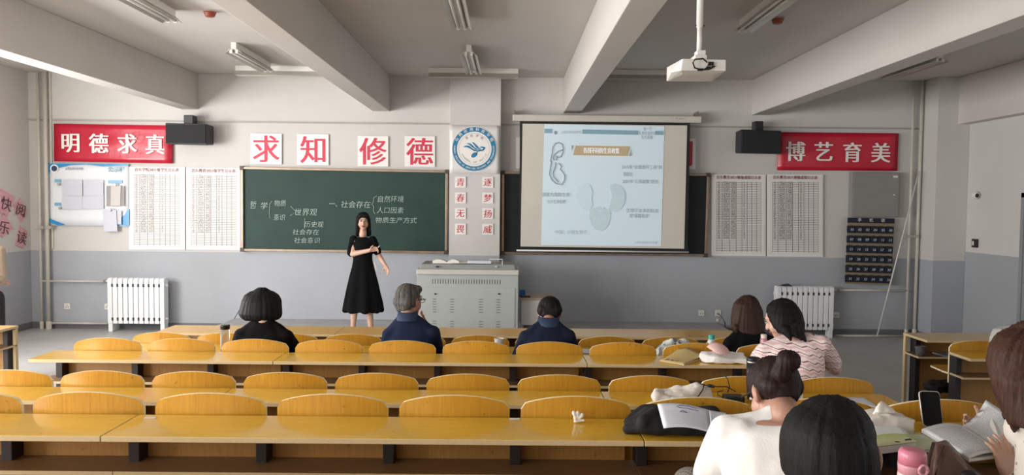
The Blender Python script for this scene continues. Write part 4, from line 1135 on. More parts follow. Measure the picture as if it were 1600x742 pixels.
# --- black bob woman
hp = V((W(413, 530, 5.27).x, 5.27, .62))
J = dict(c=W(410, 477, 5.46), f=V((-.1, 1, -.25)), nb=W(412, 501, 5.37), sl=W(378, 525, 5.36), sr=W(448, 527, 5.36), el=W(368, 562, 5.50), er=W(464, 553, 5.52),
         wl=W(385, 546, 5.73), wr=W(440, 546, 5.75), hip=hp, **legs_for(hp, .53, .05))
def hb(t, P, r, f, u):
    b = hloft([(409, 453, 8, 5.45), (409, 455.5, 18, 5.45), (409, 461, 26, 5.45), (409, 469, 30, 5.44), (408, 480, 31.5, 5.43), (407, 489, 33, 5.43), (408, 495, 31, 5.43), (409, 499, 26, 5.43)], .85)
    hair(t, b, h_black, P(0, 0, 0), amp=.0035, sk=(P, r, f, u))
    b = MB(); p = [W(377, 478, 5.45), W(372, 488, 5.45), W(366, 498, 5.45)]; b.tube(p, .0025, 5); b.tube([W(384, 477, 5.45), p[0]], .003, 5); b.build('loose_strand', h_black, t)
sit_person('woman with a black bob and black top seated at the left, seen from behind', J, c_black, c_dark, s_a, hb, dict(seatz=.53, sleeve=.7, face=True))
# --- grey haired man
hp = V((W(642, 530, 5.27).x, 5.27, .62))
J = dict(c=W(640, 471, 5.44), f=V((.62, .8, -.05)), nb=W(637, 494, 5.37), sl=W(608, 524, 5.37), sr=W(675, 521, 5.37), el=W(604, 560, 5.5), er=W(684, 556, 5.55),
         wl=W(622, 546, 5.75), wr=W(664, 505, 5.57), hip=hp, hd_r=(V((-.35, -.1, 1)), V((-.9, -.3, -.1)), .9, .8, -1), **legs_for(hp, .53, .05))
def hg(t, P, r, f, u):
    b = MB(); b.ell(P(0, -.022, .05), .084, .094, .083, r, f, u); b.cap(P(-.04, -.06, .0), P(.04, -.06, .0), .05); b.cap(P(-.025, -.062, -.04), P(.025, -.062, -.04), .038); b.cap(P(-.05, .03, .09), P(.05, .03, .09), .03)
    for e in (-1, 1): b.cap(P(e*.066, -.02, .03), P(e*.066, -.035, -.02), .02, .015)
    hair(t, b, h_grey, P(0, 0, 0), amp=.007)
    b = MB()
    for e in (-1, 1): b.tube([P(e*.083, -.02, .015), P(e*.076, .09, .018)], .003, 6)
    for e in (-1, 1): b.tube([P(e*.031+.024*math.cos(k*.63), .1, .006+.017*math.sin(k*.63)) for k in range(11)], .0022, 6)
    b.build('glasses', m_black, t)
t, P, r, f, u = sit_person('grey haired man in a navy polo resting his chin on his hand, seen from behind', J, c_navy, c_dark, s_b, hg, dict(seatz=.53, sleeve=.8, top='polo_shirt'))
def collar(t, J, mat, rad=.075, h=.05, tilt=0):
    b = MB(); n = 20; c = J['nb']-Z*.015; a, bb, cc = [], [], []
    f = (J['c']-J['nb']); lean = V((f.x, f.y, 0))*.08
    for k in range(n):
        th = 2*math.pi*k/n; d = V((math.cos(th), math.sin(th), 0))
        a.append(c+d*rad*1.1-Z*.01); bb.append(c+lean+d*rad*.92+Z*h*(1 if math.sin(th) < .5 else .55)); cc.append(c+lean+d*(rad*.92-.01)+Z*(h-.004)*(1 if math.sin(th) < .5 else .55))
    b.rings([a, bb, cc], caps=False); b.build('collar', mat, t, smooth=True)
collar(t, J, M('cloth_navy_collar', '#223250', .75, .1, 20, .1, 200))
# --- dark haired man in navy jacket
hp = V((W(856, 530, 5.27).x, 5.27, .62))
J = dict(c=W(859, 491, 5.52), f=V((.08, 1, -.55)), u=V((0, .5, 1)), nb=W(857, 503, 5.41), sl=W(822, 528, 5.36), sr=W(888, 527, 5.36), el=W(810, 556, 5.5), er=W(898, 562, 5.5),
         wl=W(835, 548, 5.75), wr=W(880, 548, 5.75), hip=hp, **legs_for(hp, .53, .05))
def hs(t, P, r, f, u):
    b = MB(); b.ell(P(0, -.018, .042), .088, .1, .088, r, f, u); b.cap(P(-.045, -.058, .01), P(.045, -.058, .01), .048); b.cap(P(-.03, -.07, -.03), P(.03, -.07, -.03), .03)
    for e in (-1, 1): b.cap(P(e*.072, .0, .05), P(e*.072, -.02, .01), .018, .012)
    hair(t, b, h_black, P(0, 0, 0), amp=.0035)
t, P, r, f, u = sit_person('dark haired man in a navy jacket bending over the desk, seen from behind', J, c_navy2, c_dark, s_b, hs, dict(seatz=.53, sleeve=1, top='jacket'))
collar(t, J, M('cloth_navy_collar'), .08, .055)
# --- brown haired woman in black
hp = V((W(1170, 530, 5.27).x, 5.27, .62))
J = dict(c=W(1167, 489, 5.47), f=V((-.1, 1, -.3)), nb=W(1167, 514, 5.38), sl=W(1142, 538, 5.36), sr=W(1202, 536, 5.36), el=W(1136, 560, 5.52), er=W(1210, 560, 5.5),
         wl=W(1150, 548, 5.73), wr=W(1190, 548, 5.75), hip=hp, **legs_for(hp, .53, .05))
def hl(t, P, r, f, u):
    b = hloft([(1165, 466, 5, 5.44), (1165, 468, 13, 5.44), (1166, 474, 19.5, 5.44), (1167, 484, 23.5, 5.44), (1167.5, 497, 25, 5.43), (1168.5, 510, 26, 5.41), (1170, 518, 24, 5.39), (1170, 523, 18, 5.38)], .75)
    for k in range(6): b.cap(W(1150+k*7.5, 512, 5.36), W(1151+k*7.5, 525-abs(k-2.5)*1.2, 5.35), .02, .006)
    hair(t, b, h_brown, P(0, 0, 0), amp=.005, sk=(P, r, f, u))
sit_person('woman with straight brown shoulder length hair and black top, seen from behind', J, c_black, c_dark, s_a, hl, dict(seatz=.53, sleeve=.75))
# --- woman in zigzag top
def zig():
    m = bpy.data.materials.new('zigzag_knit'); m.use_nodes = True; t = NT(m); x, y, z = t.xyz(t.co('Position'))[:3]
    s = t.math('ADD', x, t.math('MULTIPLY', y, .6))
    tri = t.math('PINGPONG', s, .026)
    v = t.math('ADD', z, t.math('MULTIPLY', tri, .45)); v = t.math('ADD', v, t.math('MULTIPLY', x, .15))
    a = t.math('LESS_THAN', t.math('FRACT', t.math('MULTIPLY', v, 26)), .13)
    bb = t.math('LESS_THAN', t.math('FRACT', t.math('MULTIPLY', t.math('ADD', v, .019), 26)), .28)
    c = t.mix(bb, lin('#e6dad6'), lin('#dcb5b6')); c = t.mix(a, c, lin('#94505c'))
    t.l.new(c, t.b.inputs['Base Color']); t.b.inputs['Roughness'].default_value = .85; t.bump(t.noise(t.co('Position'), 300), .2, .003); return m
hp = V((W(1250, 600, 4.22).x, 4.24, .63))
J = dict(c=W(1221, 500, 4.56), f=V((-.75, .75, -.45)), nb=W(1238, 528, 4.42), sl=W(1194, 550, 4.44), sr=W(1284, 538, 4.36), el=W(1180, 576, 4.66), er=W(1305, 577, 4.52),
         wl=W(1182, 563, 4.90), wr=W(1262, 560, 4.84), hip=hp, **legs_for(hp, .53, .13))
def hz_(t, P, r, f, u):
    b = hloft([(1225, 470.5, 6, 4.5), (1225, 473, 14, 4.5), (1226, 479, 21, 4.5), (1227, 490, 26, 4.49), (1230, 503, 26, 4.47), (1233, 513, 23.5, 4.44), (1236, 521, 20, 4.42)], .85)
    b.cap(W(1206, 481, 4.55), W(1202, 494, 4.6), .03, .018)
    for q in (((1246, 510), (1259, 533)), ((1240, 514), (1252, 530)), ((1228, 516), (1236, 531)), ((1236, 516), (1246, 526))):
        b.cap(W(*q[0], 4.37), W(*q[1], 4.33), .03, .008)
    hair(t, b, h_black, P(0, 0, 0), amp=.004, vox=.006, sk=(P, r, f, u))
sit_person('woman with black shoulder length hair in a pink and white zigzag knit top', J, zig(), c_jean, s_a, hz_, dict(seatz=.53, sleeve=.72, voxel=.008, top='knit_top', sf=1.02))
# --- woman with bun in white t-shirt
chk = bpy.data.materials.new('checked_cloth'); chk.use_nodes = True; t_ = NT(chk); ck = t_.new('ShaderNodeTexChecker'); ck.inputs['Scale'].default_value = 150
t_.l.new(t_.co('Position'), ck.inputs[0]); ck.inputs[1].default_value = (*lin('#8f887e'), 1); ck.inputs[2].default_value = (*lin('#59544e'), 1)
t_.l.new(ck.outputs[0], t_.b.inputs['Base Color']); t_.b.inputs['Roughness'].default_value = .85
hp = V((W(1215, 740, 2.2).x, 2.2, .80))
lg = legs_for(hp, .67, .28); lg['kl'] = W(1078, 757, 2.56); lg['al'] = V((1.0, 2.62, .62))
J = dict(c=W(1209, 616, 2.50), f=V((-.28, .8, -.55)), u=V((-.05, .45, 1)), nb=W(1225, 648, 2.39), sl=W(1134, 676, 2.40), sr=W(1294, 682, 2.30), el=W(1108, 765, 2.50), er=W(1320, 790, 2.40),
         wl=W(1165, 715, 2.74), wr=W(1235, 715, 2.70), hip=hp, **lg)
def hbun(t, P, r, f, u):
    b = MB(); b.ell(P(0, -.014, .04), .080, .1, .086, r, f, u); b.cap(P(-.04, -.05, .012), P(.035, -.05, .012), .043); b.cap(P(-.02, -.062, -.02), P(.02, -.062, -.02), .03)
    hair(t, b, h_bun, P(0, 0, 0), vox=.006, amp=.0035)
    b = MB(); c = W(1232, 563, 2.42); b.ell(c, .036, .034, .034); b.cap(c-X*.01-Z*.01, c-X*.022-Z*.045, .026, .03)
    hair(t, b, h_bun, c, vox=.005, amp=.005, name='hair_bun', fr=12)
    b = MB(); b.tube([P(-.074, -.02, .012), P(-.068, .09, .02)], .003, 6); b.build('glasses_temple', m_black, t)
sit_person('woman with a brown hair bun and white t-shirt writing at the nearest full desk', J, c_white, chk, s_b, hbun, dict(seatz=.67, sleeve=.68, voxel=.008, skinvox=.007, hs=.97, top='t_shirt', fold=.009, sf=1.25, nk=.11))
# --- nearest person, head at the bottom edge
hp = V((.69, 1.17, .80))
cc = W(1296, 716, 1.62)
J = dict(c=cc, f=V((.05, 1, -.35)), nb=cc+V((0, -.07, -.15)), sl=cc+V((-.17, -.1, -.22)), sr=cc+V((.17, -.1, -.22)), el=cc+V((-.22, .02, -.45)), er=cc+V((.22, .02, -.45)),
         wl=V((.60, 1.78, 1.10)), wr=V((.85, 1.78, 1.10)), hip=hp, **legs_for(hp, .67, .28))
def hn(t, P, r, f, u):
    b = hloft([(1288, 634.5, 16, 1.6), (1288, 638, 34, 1.6), (1289, 648, 50, 1.6), (1291, 664, 62, 1.6), (1293, 685, 70, 1.6), (1295, 712, 72.5, 1.6), (1297, 740, 71, 1.6), (1298, 760, 62, 1.58), (1298, 775, 45, 1.56)], 1.05)
    hair(t, b, h_black, P(0, 0, 0), vox=.006, amp=.003, sk=(P, r, f, u), s=1.05)
    b = MB(); e = W(1368, 718, 1.60); b.ell(e, .010, .018, .032, (X+Y*.3).normalized(), (Y-X*.3).normalized(), Z, 12, 10); b.build('ear', s_b, t, smooth=True)
sit_person('nearest person, only the round black haired head visible at the bottom edge', J, c_dark, c_jean, s_b, hn, dict(seatz=.67, sleeve=.7, hs=1.05, face=False))
# --- long haired woman at the right edge
def flor():
    m = bpy.data.materials.new('floral_blouse'); m.use_nodes = True; t = NT(m); p = t.co('Position')
    v = t.new('ShaderNodeTexVoronoi'); v.inputs['Scale'].default_value = 38; t.l.new(p, v.inputs['Vector'])
    d = t.math('ADD', v.outputs['Distance'], t.math('MULTIPLY', t.noise(p, 60), .25))
    c = t.mix(t.math('LESS_THAN', d, .36), lin('#ddd5c8'), lin('#b89a8c')); c = t.mix(t.math('LESS_THAN', d, .24), c, lin('#6e5f58'))
    t.l.new(c, t.b.inputs['Base Color']); t.b.inputs['Roughness'].default_value = .8; return m
hp = V((W(1640, 740, 2.2).x, 2.2, .80))
J = dict(c=W(1614, 566, 2.36), f=V((-.45, .8, -.5)), u=V((-.1, .4, 1)), nb=W(1635, 636, 2.25), sl=W(1600, 672, 2.32), sr=W(1740, 676, 2.18), el=W(1614, 692, 2.70), er=W(1655, 830, 2.42),
         wl=W(1536, 672, 3.0), wr=W(1578, 745, 2.52), hip=hp, hd_l=(V((-.75, .0, .25)), V((.3, -.9, .1)), .85, .5, 1), hd_r=(V((-.12, .25, .9)), V((-.15, .95, -.25)), .92, .28, -1), **legs_for(hp, .67, .28))
def hlong(t, P, r, f, u):
    b = hloft([(1612, 511, 14, 2.36), (1611, 515, 30, 2.36), (1608, 526, 44, 2.35), (1605, 545, 53, 2.34), (1603, 568, 54, 2.33), (1604, 592, 52, 2.31), (1608, 615, 49, 2.30), (1613, 640, 44, 2.28), (1617, 665, 38, 2.26)], .85)
    for k in range(7): b.cap(W(1574+k*13, 620, 2.30), W(1586+k*11, 672+(k % 3)*5, 2.28), .022, .007)
    b.cap(W(1566, 600, 2.36), W(1574, 656, 2.40), .018, .008)
    b.cap(W(1560, 575, 2.4), W(1562, 625, 2.42), .016, .006)
    hair(t, b, h_brown2, P(0, 0, 0), vox=.006, amp=.006, sk=(P, r, f, u))
sit_person('woman with long brown hair and floral blouse reading at the right edge', J, flor(), c_jean, s_a, hlong, dict(seatz=.67, sleeve=1, voxel=.008, skinvox=.0052, top='blouse'))
# --- standing teacher
def teacher():
    D = 9.9; px = D/F
    t = thing('person', (W(567, 400, D).x, D, .18), 'standing woman in a black dress facing the class with chalk in hand', 'person')
    b = MB(); c = W(567.5, 346.5, D)
    nb = W(567, 367, D+.01)
    P, r, f, u = head(b, c, V((.2, -1, -.06)), Z, .97, nb)
    sl, sr = W(552.5, 374.5, D), W(582, 375, D)
    el, er = W(551, 397, D-.06), W(592, 399, D+.02); wl, wr = W(578, 391, D-.2), W(601, 413, D-.08)
    cx = lambda p: W(p, 400, D).x
    tor = [(V((cx(567), D, W(0, 372, D).z+.03)), .05, .045), (V((cx(567), D, W(567, 376, D).z)), .15, .075), (V((cx(567), D, W(567, 388, D).z)), .135, .095), (V((cx(567), D, W(567, 405, D).z)), .112, .085), (V((cx(567), D, W(567, 422, D).z)), .15, .105), (V((cx(567), D, W(567, 432, D).z)), .14, .1)]
    b.loft(tor, X, Y)
    for s, e, w in ((sl, el, wl), (sr, er, wr)): b.cap(s, e, .045, .036); b.cap(e, w, .037, .025)
    hand(b, wl, V((.9, -.1, .25)), V((.2, -.6, -.5)), .95, .55, -1)
    hand(b, wr, V((.45, -.1, -.8)), V((-.6, -.5, -.2)), .95, .25, 1)
    for xx, hx in ((551.5, 560), (580, 574)):
        hipp = V((cx(hx), D, W(567, 430, D).z)); kn = V((cx((hx+xx)/2-.5), D-.02, .66)); an = V((cx(xx), D+.0, .25))
        b.cap(hipp, kn, .08, .058); b.cap(kn, mid(kn, an, .35), .055, .052); b.cap(mid(kn, an, .35), an, .05, .031); b.cap(an-Z*.02, V((an.x, D-.10, .21)), .034, .026)
    blob(b, 'body', s_a, t, .0065, 3)
    b = MB()
    secs = [(567, 370.5, 5.5, .05), (567, 373, 15, .07), (567.5, 378, 18.5, .088), (567.5, 388, 16.5, .105), (567, 398, 15, .10), (567, 406, 15, .095), (567, 416, 17, .11), (567, 430, 20.5, .14), (567, 450, 25, .17), (567.5, 470, 29, .20), (567.5, 484.5, 31, .215), (567.5, 486, 30, .2)]
    b.loft([(W(x, y, D), h*px, dd) for x, y, h, dd in secs], X, Y, 28, 2.1)
    b.cap(sl, mid(sl, W(549.5, 394, D-.02), 1), .058, .062); b.cap(sr, mid(sr, er, .75), .056, .055)
    za, zb = W(567, 406, D).z, W(567, 485, D).z
    def dr(co, no):
        out = co.copy()
        for i, p in enumerate(co):
            k = max(0, min(1, (za-p[2])/(za-zb))); th = math.atan2(p[1]-D, (p[0]-cx(567))*.7)
            out[i] = p+no[i]*(.016*k*math.sin(th*9+1)+.004*nz(p, (10, 10, 6)))
        return out
    blob(b, 'dress', c_black, t, .0085, 2, dr)
    face(P, r, f, u, t, .97)
    b = MB(); b.ell(P(0, -.025, .045), .086, .095, .088, r, f, u)
    b.cap(P(-.07, .0, .04), P(-.082, -.01, -.11), .026, .022); b.cap(P(.072, .015, .05), P(.082, -.0, -.15), .026, .022)
    b.cap(P(-.05, -.07, .02), P(-.075, -.055, -.17), .045, .035); b.cap(P(.05, -.07, .02), P(.07, -.045, -.17), .045, .035); b.cap(P(0, -.08, .02), P(0, -.07, -.15), .05, .04)
    b.cap(P(-.04, .068, .085), P(.045, .07, .08), .025, .022); b.cap(P(.04, .066, .078), P(.074, .03, .02), .02, .012); b.cap(P(-.045, .063, .08), P(-.07, .03, .04), .018, .012)
    hair(t, b, h_black, P(0, 0, 0), vox=.006, amp=.003)
    b = MB()
    for xx in (551.5, 580):
        ax = cx(xx); b.cap(V((ax, D+.02, .205)), V((ax, D-.13, .195)), .032, .026); b.box(ax-.015, ax+.015, D+.015, D+.045, .18, .21)
    blob(b, 'shoes', m_black, t, .008, 2)
    p, q = W(589.5, 388, D-.22), W(593, 384, D-.24)
    tag(MB().cyl(p, q, .006, 10).build('chalk', M('chalk_stick', '#eeeeea', .8, .02)), 'white chalk stick held in the standing woman\'s raised hand', 'chalk')
    p, q = W(585, 409, D-.02), W(588, 423, D-.02)
    b = MB(); b.obox((p+q)/2, X, Y, (q-p).normalized(), .012, .006, (q-p).length/2); b.build('clip_microphone', M('pen_white', '#d8d8d6', .4, .03), t, bevel=.003)
teacher()
# --- person cut by the left frame edge
def left_person():
    D = 8.0; x0 = W(-24, 400, D).x
    t = thing('person', (x0, D, 0), 'person in a beige coat and dark trousers cut off by the left frame edge', 'person')
    b = MB(); c = V((x0, D, 1.60)); P, r, f, u = head(b, c, V((.0, 1, -.1)), Z, 1, V((x0, D, 1.44)))
    sl, sr = V((x0-.15, D, 1.38)), V((x0+.15, D, 1.38)); el, er = V((x0-.18, D, 1.12)), V((x0+.165, D, 1.12)); wl, wr = V((x0-.05, D+.2, 1.04)), V((x0+.03, D+.2, 1.04))
    b.loft([(V((x0, D, .88)), .15, .1), (V((x0, D, 1.1)), .13, .09), (V((x0, D, 1.3)), .16, .1), (V((x0, D, 1.42)), .1, .06)], X, Y)
    for s, e, w in ((sl, el, wl), (sr, er, wr)): b.cap(s, e, .045, .036); b.cap(e, w, .037, .025); hand(b, w, V((0, 1, -.1)), V((0, 0, -1)), .95, .4)
    for s in (-1, 1): b.cap(V((x0+s*.09, D, .88)), V((x0+s*.1, D, .48)), .08, .055); b.cap(V((x0+s*.1, D, .48)), V((x0+s*.11, D, .09)), .052, .035)
    blob(b, 'body', s_a, t, .009, 3)
    b = MB(); zh = W(10, 432, D).z
    b.loft([(V((x0, D, zh)), .225, .15), (V((x0, D, 1.15)), .20, .13), (V((x0, D, 1.34)), .19, .12), (V((x0, D, 1.44)), .08, .06)], X, Y)
    for s, e, w in ((sl, el, wl), (sr, er, wr)): b.cap(s, e, .062, .052); b.cap(e, mid(e, w, .9), .052, .042)
    blob(b, 'coat', M('cloth_beige', '#b9a793', .9, .08, 20, .2, 200), t, .01, 3, folds(.008))
    b = MB()
    for s in (-1, 1): b.cap(V((x0+s*.09, D, .88)), V((x0+s*.11, D, .48)), .10, .085); b.cap(V((x0+s*.11, D, .48)), V((x0+s*.12, D, .12)), .085, .075)
    blob(b, 'trousers', c_dark, t, .012, 3, folds(.006))
    b = MB()
    for s in (-1, 1): b.cap(V((x0+s*.12, D-.03, .04)), V((x0+s*.12, D+.14, .035)), .038, .033)
    blob(b, 'shoes', m_black, t, .012, 2); face(P, r, f, u, t)
    b = MB(); b.ell(P(0, -.02, .045), .086, .098, .088, r, f, u); b.cap(P(-.05, -.06, 0), P(.05, -.06, 0), .05); hair(t, b, h_black, c)
left_person()
# ------------------------------------------------------------------ things on the desks
def soft(mb, name, mat, label, cat, vox=.005, it=3, amp=.005, s=(14, 14, 14), group=None):
    return tag(blob(mb, name, mat, None, vox, it, folds(amp, s)), label, cat, group)
def gridquad(q, n=10, m=8, f=None):      # q: bl br tr tl, f(s, r) -> offset
    vs, fs, uv = [], [], []
    for j in range(m+1):
        for i in range(n+1):
            s, r = i/n, j/m; p = q[0]*(1-s)*(1-r)+q[1]*s*(1-r)+q[2]*s*r+q[3]*(1-s)*r
            vs.append(p+(f(s, r) if f else V((0, 0, 0)))); uv.append((s, r))
    for j in range(m):
        for i in range(n): k = j*(n+1)+i; fs.append((k, k+1, k+n+2, k+n+1))
    return vs, fs, uv
def paper(name, q, mat, label, cat, th=.0015, f=None, parent=None, n=10, m=8):
    vs, fs, uv = gridquad(q, n, m, f)
    if parent: base = parent.location.copy()
    else:
        base = V(((min(v.x for v in vs)+max(v.x for v in vs))/2, (min(v.y for v in vs)+max(v.y for v in vs))/2, min(v.z for v in vs)))
    me = bpy.data.meshes.new(name); me.from_pydata([v-base for v in vs], [], fs); me.materials.append(mat)
    ul = me.uv_layers.new(name='UVMap')
    for lp in me.loops: ul.data[lp.index].uv = uv[lp.vertex_index]
    me.shade_smooth(); o = bpy.data.objects.new(name, me); COL.objects.link(o)
    if parent: o.parent = parent
    else: o.location = base; tag(o, label, cat)
    sd = o.modifiers.new('thickness', 'SOLIDIFY'); sd.thickness = th; sd.offset = 0
    return o
def page_mat(name, rows, base='#dfe0e4', ink='#8b8d96', mx=.08, top=.92, fr=.55):
    m = bpy.data.materials.new(name); m.use_nodes = True; t = NT(m); o = t.xyz(t.co('UV')); u, v = o[0], o[1]
    l = t.math('GREATER_THAN', t.math('FRACT', t.math('MULTIPLY', v, rows)), 1-fr)
    mp = t.new('ShaderNodeMapping'); mp.inputs['Scale'].default_value = (60, rows, 1); t.l.new(t.co('UV'), mp.inputs[0])
    k = t.math('GREATER_THAN', t.noise(mp.outputs[0], 1.5, 1), .46)
    i = t.math('MULTIPLY', t.math('MULTIPLY', t.math('GREATER_THAN', u, mx), t.math('LESS_THAN', u, 1-mx)), t.math('MULTIPLY', t.math('GREATER_THAN', v, .06), t.math('LESS_THAN', v, top)))
    t.l.new(t.mix(t.math('MULTIPLY', t.math('MULTIPLY', l, k), t.math('MULTIPLY', i, .7)), lin(base), lin(ink)), t.b.inputs['Base Color'])
    t.b.inputs['Roughness'].default_value = .6; return m
m_pw = M('page_white'); m_bl = M('blank_paper', '#d3d6e0', .6, .02, 4)
z15, z2, z3, z4 = .807, .907, .908, 1.055
# second row desk (row of the black haired woman and the two men)
def bottle(px, d, z, top_py, rpx, capc, bodym, label, cap_h=.03, name='bottle', neck=.8):
    c = W(px, top_py, d); h = c.z-z; r = rpx*d/F
    t = thing(name, (c.x, d, z), label, 'bottle')
    MB().lathe((c.x, d, z), [(r*.9, 0), (r, .01), (r, h*.72), (r*neck, h*.82), (r*neck, h-cap_h)], 20).build('bottle_body', bodym, t, smooth=True)
    MB().lathe((c.x, d, z), [(r*neck*1.05, h-cap_h), (r*neck*1.08, h-.004), (r*neck*.95, h)], 20).build('cap', capc, t, bevel=.002)
    return t
m_clear = M('clear_plastic', '#dfe3e2', .08, .02, trans=.85); m_water = M('tea_liquid', '#bfae8d', .1, .02, trans=.6)
t = bottle(351.5, 5.62, z15, 507, 7.2, M('cap_black_steel', '#3b3531', .25, .2, 40, metal=.6), m_clear, 'clear glass drinking bottle with dark cap left of the black bob woman', .035, neck=.98)
MB().lathe((W(351.5, 507, 5.62).x, 5.62, z15), [(.025, .004), (.029, .01), (.029, .03)], 16).build('water', m_water, t)
t = thing('paper_cup', (W(780, 530, 5.6).x, 5.6, z15), 'white paper cup between the two men in navy', 'cup')
zc = W(780, 529, 5.6).z-z15
o = MB().lathe((W(780, 530, 5.6).x, 5.6, z15), [(.026, 0), (.036, zc), (.033, zc), (.024, .006)], 20).build('cup_body', M('cup_white', '#e6e2da', .5, .02), t, smooth=False)
MB().tube([(W(780, 530, 5.6).x+.035*math.cos(k*.3142), 5.6+.035*math.sin(k*.3142), z15+zc) for k in range(21)], .0025, 6).build('rim', M('cup_white'), t)
b = MB(); c = W(541, 533, 5.66); c.z = z15+.02; b.ell(c, .05, .04, .022); b.ell(c+V((-.03, 0, .012)), .03, .025, .018); b.ell(c+V((.03, .01, .006)), .03, .03, .02)
soft(b, 'tissue_packet', M('packet_print', '#d6d3cf', .5, .3, 25, col2='#8d8f96'), 'small crumpled white packet on the second desk row left of the grey haired man', 'packet', amp=.01)
for i, (q, lab) in enumerate(((((905, 552), (926, 552), (922, 545), (909, 545)), 'white paper on the desk to the right of the navy jacket man'), (((684, 553), (697, 553), (694, 541), (688, 541)), 'white paper by the elbow of the grey haired man'))):
    paper('paper_sheet', [Wz(x, y, z15+.003) for x, y in q], m_bl, lab, 'paper', .002)
m_teal2 = M('cap_teal', '#3fb0a4', .35, .05)
bottle(1112, 5.66, z15, 523, 5.6, m_teal2, M('bottle_pale', '#d8d6d0', .4, .04), 'small bottle with teal cap left of the brown haired woman', .045)
bottle(1193.5, 5.2, z15+.1, 522, 5.4, M('cap_cream', '#e3d3c9', .4, .04), M('bottle_pink', '#c98c90', .35, .1), 'pink bottle with cream cap between the two women at right', .03)
MB().box(W(1193.5, 522, 5.2).x-.06, W(1193.5, 522, 5.2).x+.06, 5.135, 5.28, z15-.0, z15+.1).build('pencil_box', M('packet_print'))
bpy.data.objects.remove(bpy.data.objects['pencil_box'])
# floral cloth bag
b = MB(); H_ = lambda x, dy, z: V((W(x, 540, 5.6).x, 5.6+dy, z15+z))
b.hull([H_(1024, -.07, .0), H_(1022, .06, .0), H_(1080, -.07, 0), H_(1084, .07, 0), H_(1027, -.06, .07), H_(1036, 0, .115), H_(1050, -.03, .13), H_(1062, .02, .125), H_(1074, -.05, .07), H_(1078, .05, .08)])
b.hull([H_(1058, -.03, .05), H_(1060, .05, .12), H_(1068, .0, .135), H_(1086, .0, .085), H_(1094, -.02, .03), H_(1092, .05, .03), H_(1075, .03, .12)])
def flm():
    m = bpy.data.materials.new('bag_floral_print'); m.use_nodes = True; t = NT(m); p = t.co('Position')
    v = t.noise(p, 14, 2); v2 = t.noise(p, 22, 3)
    c = t.mix(t.math('GREATER_THAN', v, .57), lin('#d9dcd6'), lin('#7f929c')); c = t.mix(t.math('GREATER_THAN', v2, .64), c, lin('#2f3238'))
    t.l.new(c, t.b.inputs['Base Color']); t.b.inputs['Roughness'].default_value = .8; return m
soft(b, 'cloth_bag', flm(), 'white cloth bag with grey flower print on the second row desk', 'bag', amp=.02, it=5, s=(13, 13, 13))
# third row desk: booklet, white cushion, pink cap
q = [Wz(1031, 562.5, z2+.012), Wz(1069, 568.5, z2+.012), Wz(1100, 558, z2+.012), Wz(1060, 553, z2+.012)]
t = thing('booklet', (mid(q[0], q[2]).x, mid(q[0], q[2]).y, z2), 'tan paper booklet with a lifted cover lying on the third row desk', 'booklet')
m_kraft = M('kraft_paper', '#cbb37c', .7, .06, 8)
MB().hexa([p-Z*.010 for p in q], Z*.008).build('pages', m_kraft, t)
paper('cover', [p+Z*.0 for p in q], m_kraft, None, None, .0015, lambda s, r: Z*(.055*r**2*(1-abs(s-.35))), t)
b = MB()
for s in (.2, .4, .6): c = q[0]*(1-s)+q[1]*s+(q[3]-q[0])*.15+Z*.003; b.box(c.x-.01, c.x+.01, c.y-.004, c.y+.004, c.z, c.z+.0015)
b.build('cover_marks', m_dark, t)
b = MB()
H_ = lambda x, dy, z: V((W(x, 560, 4.94).x, 4.94+dy, z2+z))
b.hull([H_(1096, -.05, .0), H_(1094, .06, .0), H_(1166, -.09, .0), H_(1166, .08, .0), H_(1093, .0, .05), H_(1098, .06, .06), H_(1108, -.09, .01), H_(1112, -.08, .045), H_(1160, -.09, .035), H_(1166, .07, .045)])
soft(b, 'folded_cloth', c_white, 'folded white cloth under the pink cap on the third row desk', 'cloth', amp=.012, s=(9, 9, 9))
t = thing('cap', (W(1127, 550, 4.98).x, 4.98, z2+.06), 'pale pink baseball cap lying on the folded white cloth', 'cap')
c = W(1124, 549, 5.0); m_pk = M('cap_pink', '#dcb7b0', .75, .05, 10)
b = MB(); u = V((1, 0, -.62)).normalized(); w = V((.62, 0, 1)).normalized()
secs = []
for k in range(7):
    th = k*math.pi/12.2; secs.append([c-w*.02+w*(.072*math.sin(th))+ (u*math.cos(a)*.085+Y*math.sin(a)*.08)*math.cos(th) for a in [j*math.pi/10 for j in range(20)]])
b.rings(secs); b.build('crown', m_pk, t, smooth=True)
b = MB(); e = W(1140, 557, 4.96)
b.hull([e+V((-.05, -.06, .0)), e+V((-.05, .07, .01)), e+V((.07, -.045, -.02)), e+V((.07, .05, -.015)), e+V((.10, 0, -.02)), e+V((-.05, -.06, .006)), e+V((-.05, .07, .016)), e+V((.07, -.045, -.014)), e+V((.07, .05, -.009))]); b.build('brim', m_pk, t, bevel=.003)
MB().box(e.x+.02, e.x+.07, e.y-.05, e.y-.045, e.z-.02, e.z+.0).build('brim_mark', m_dark, t)
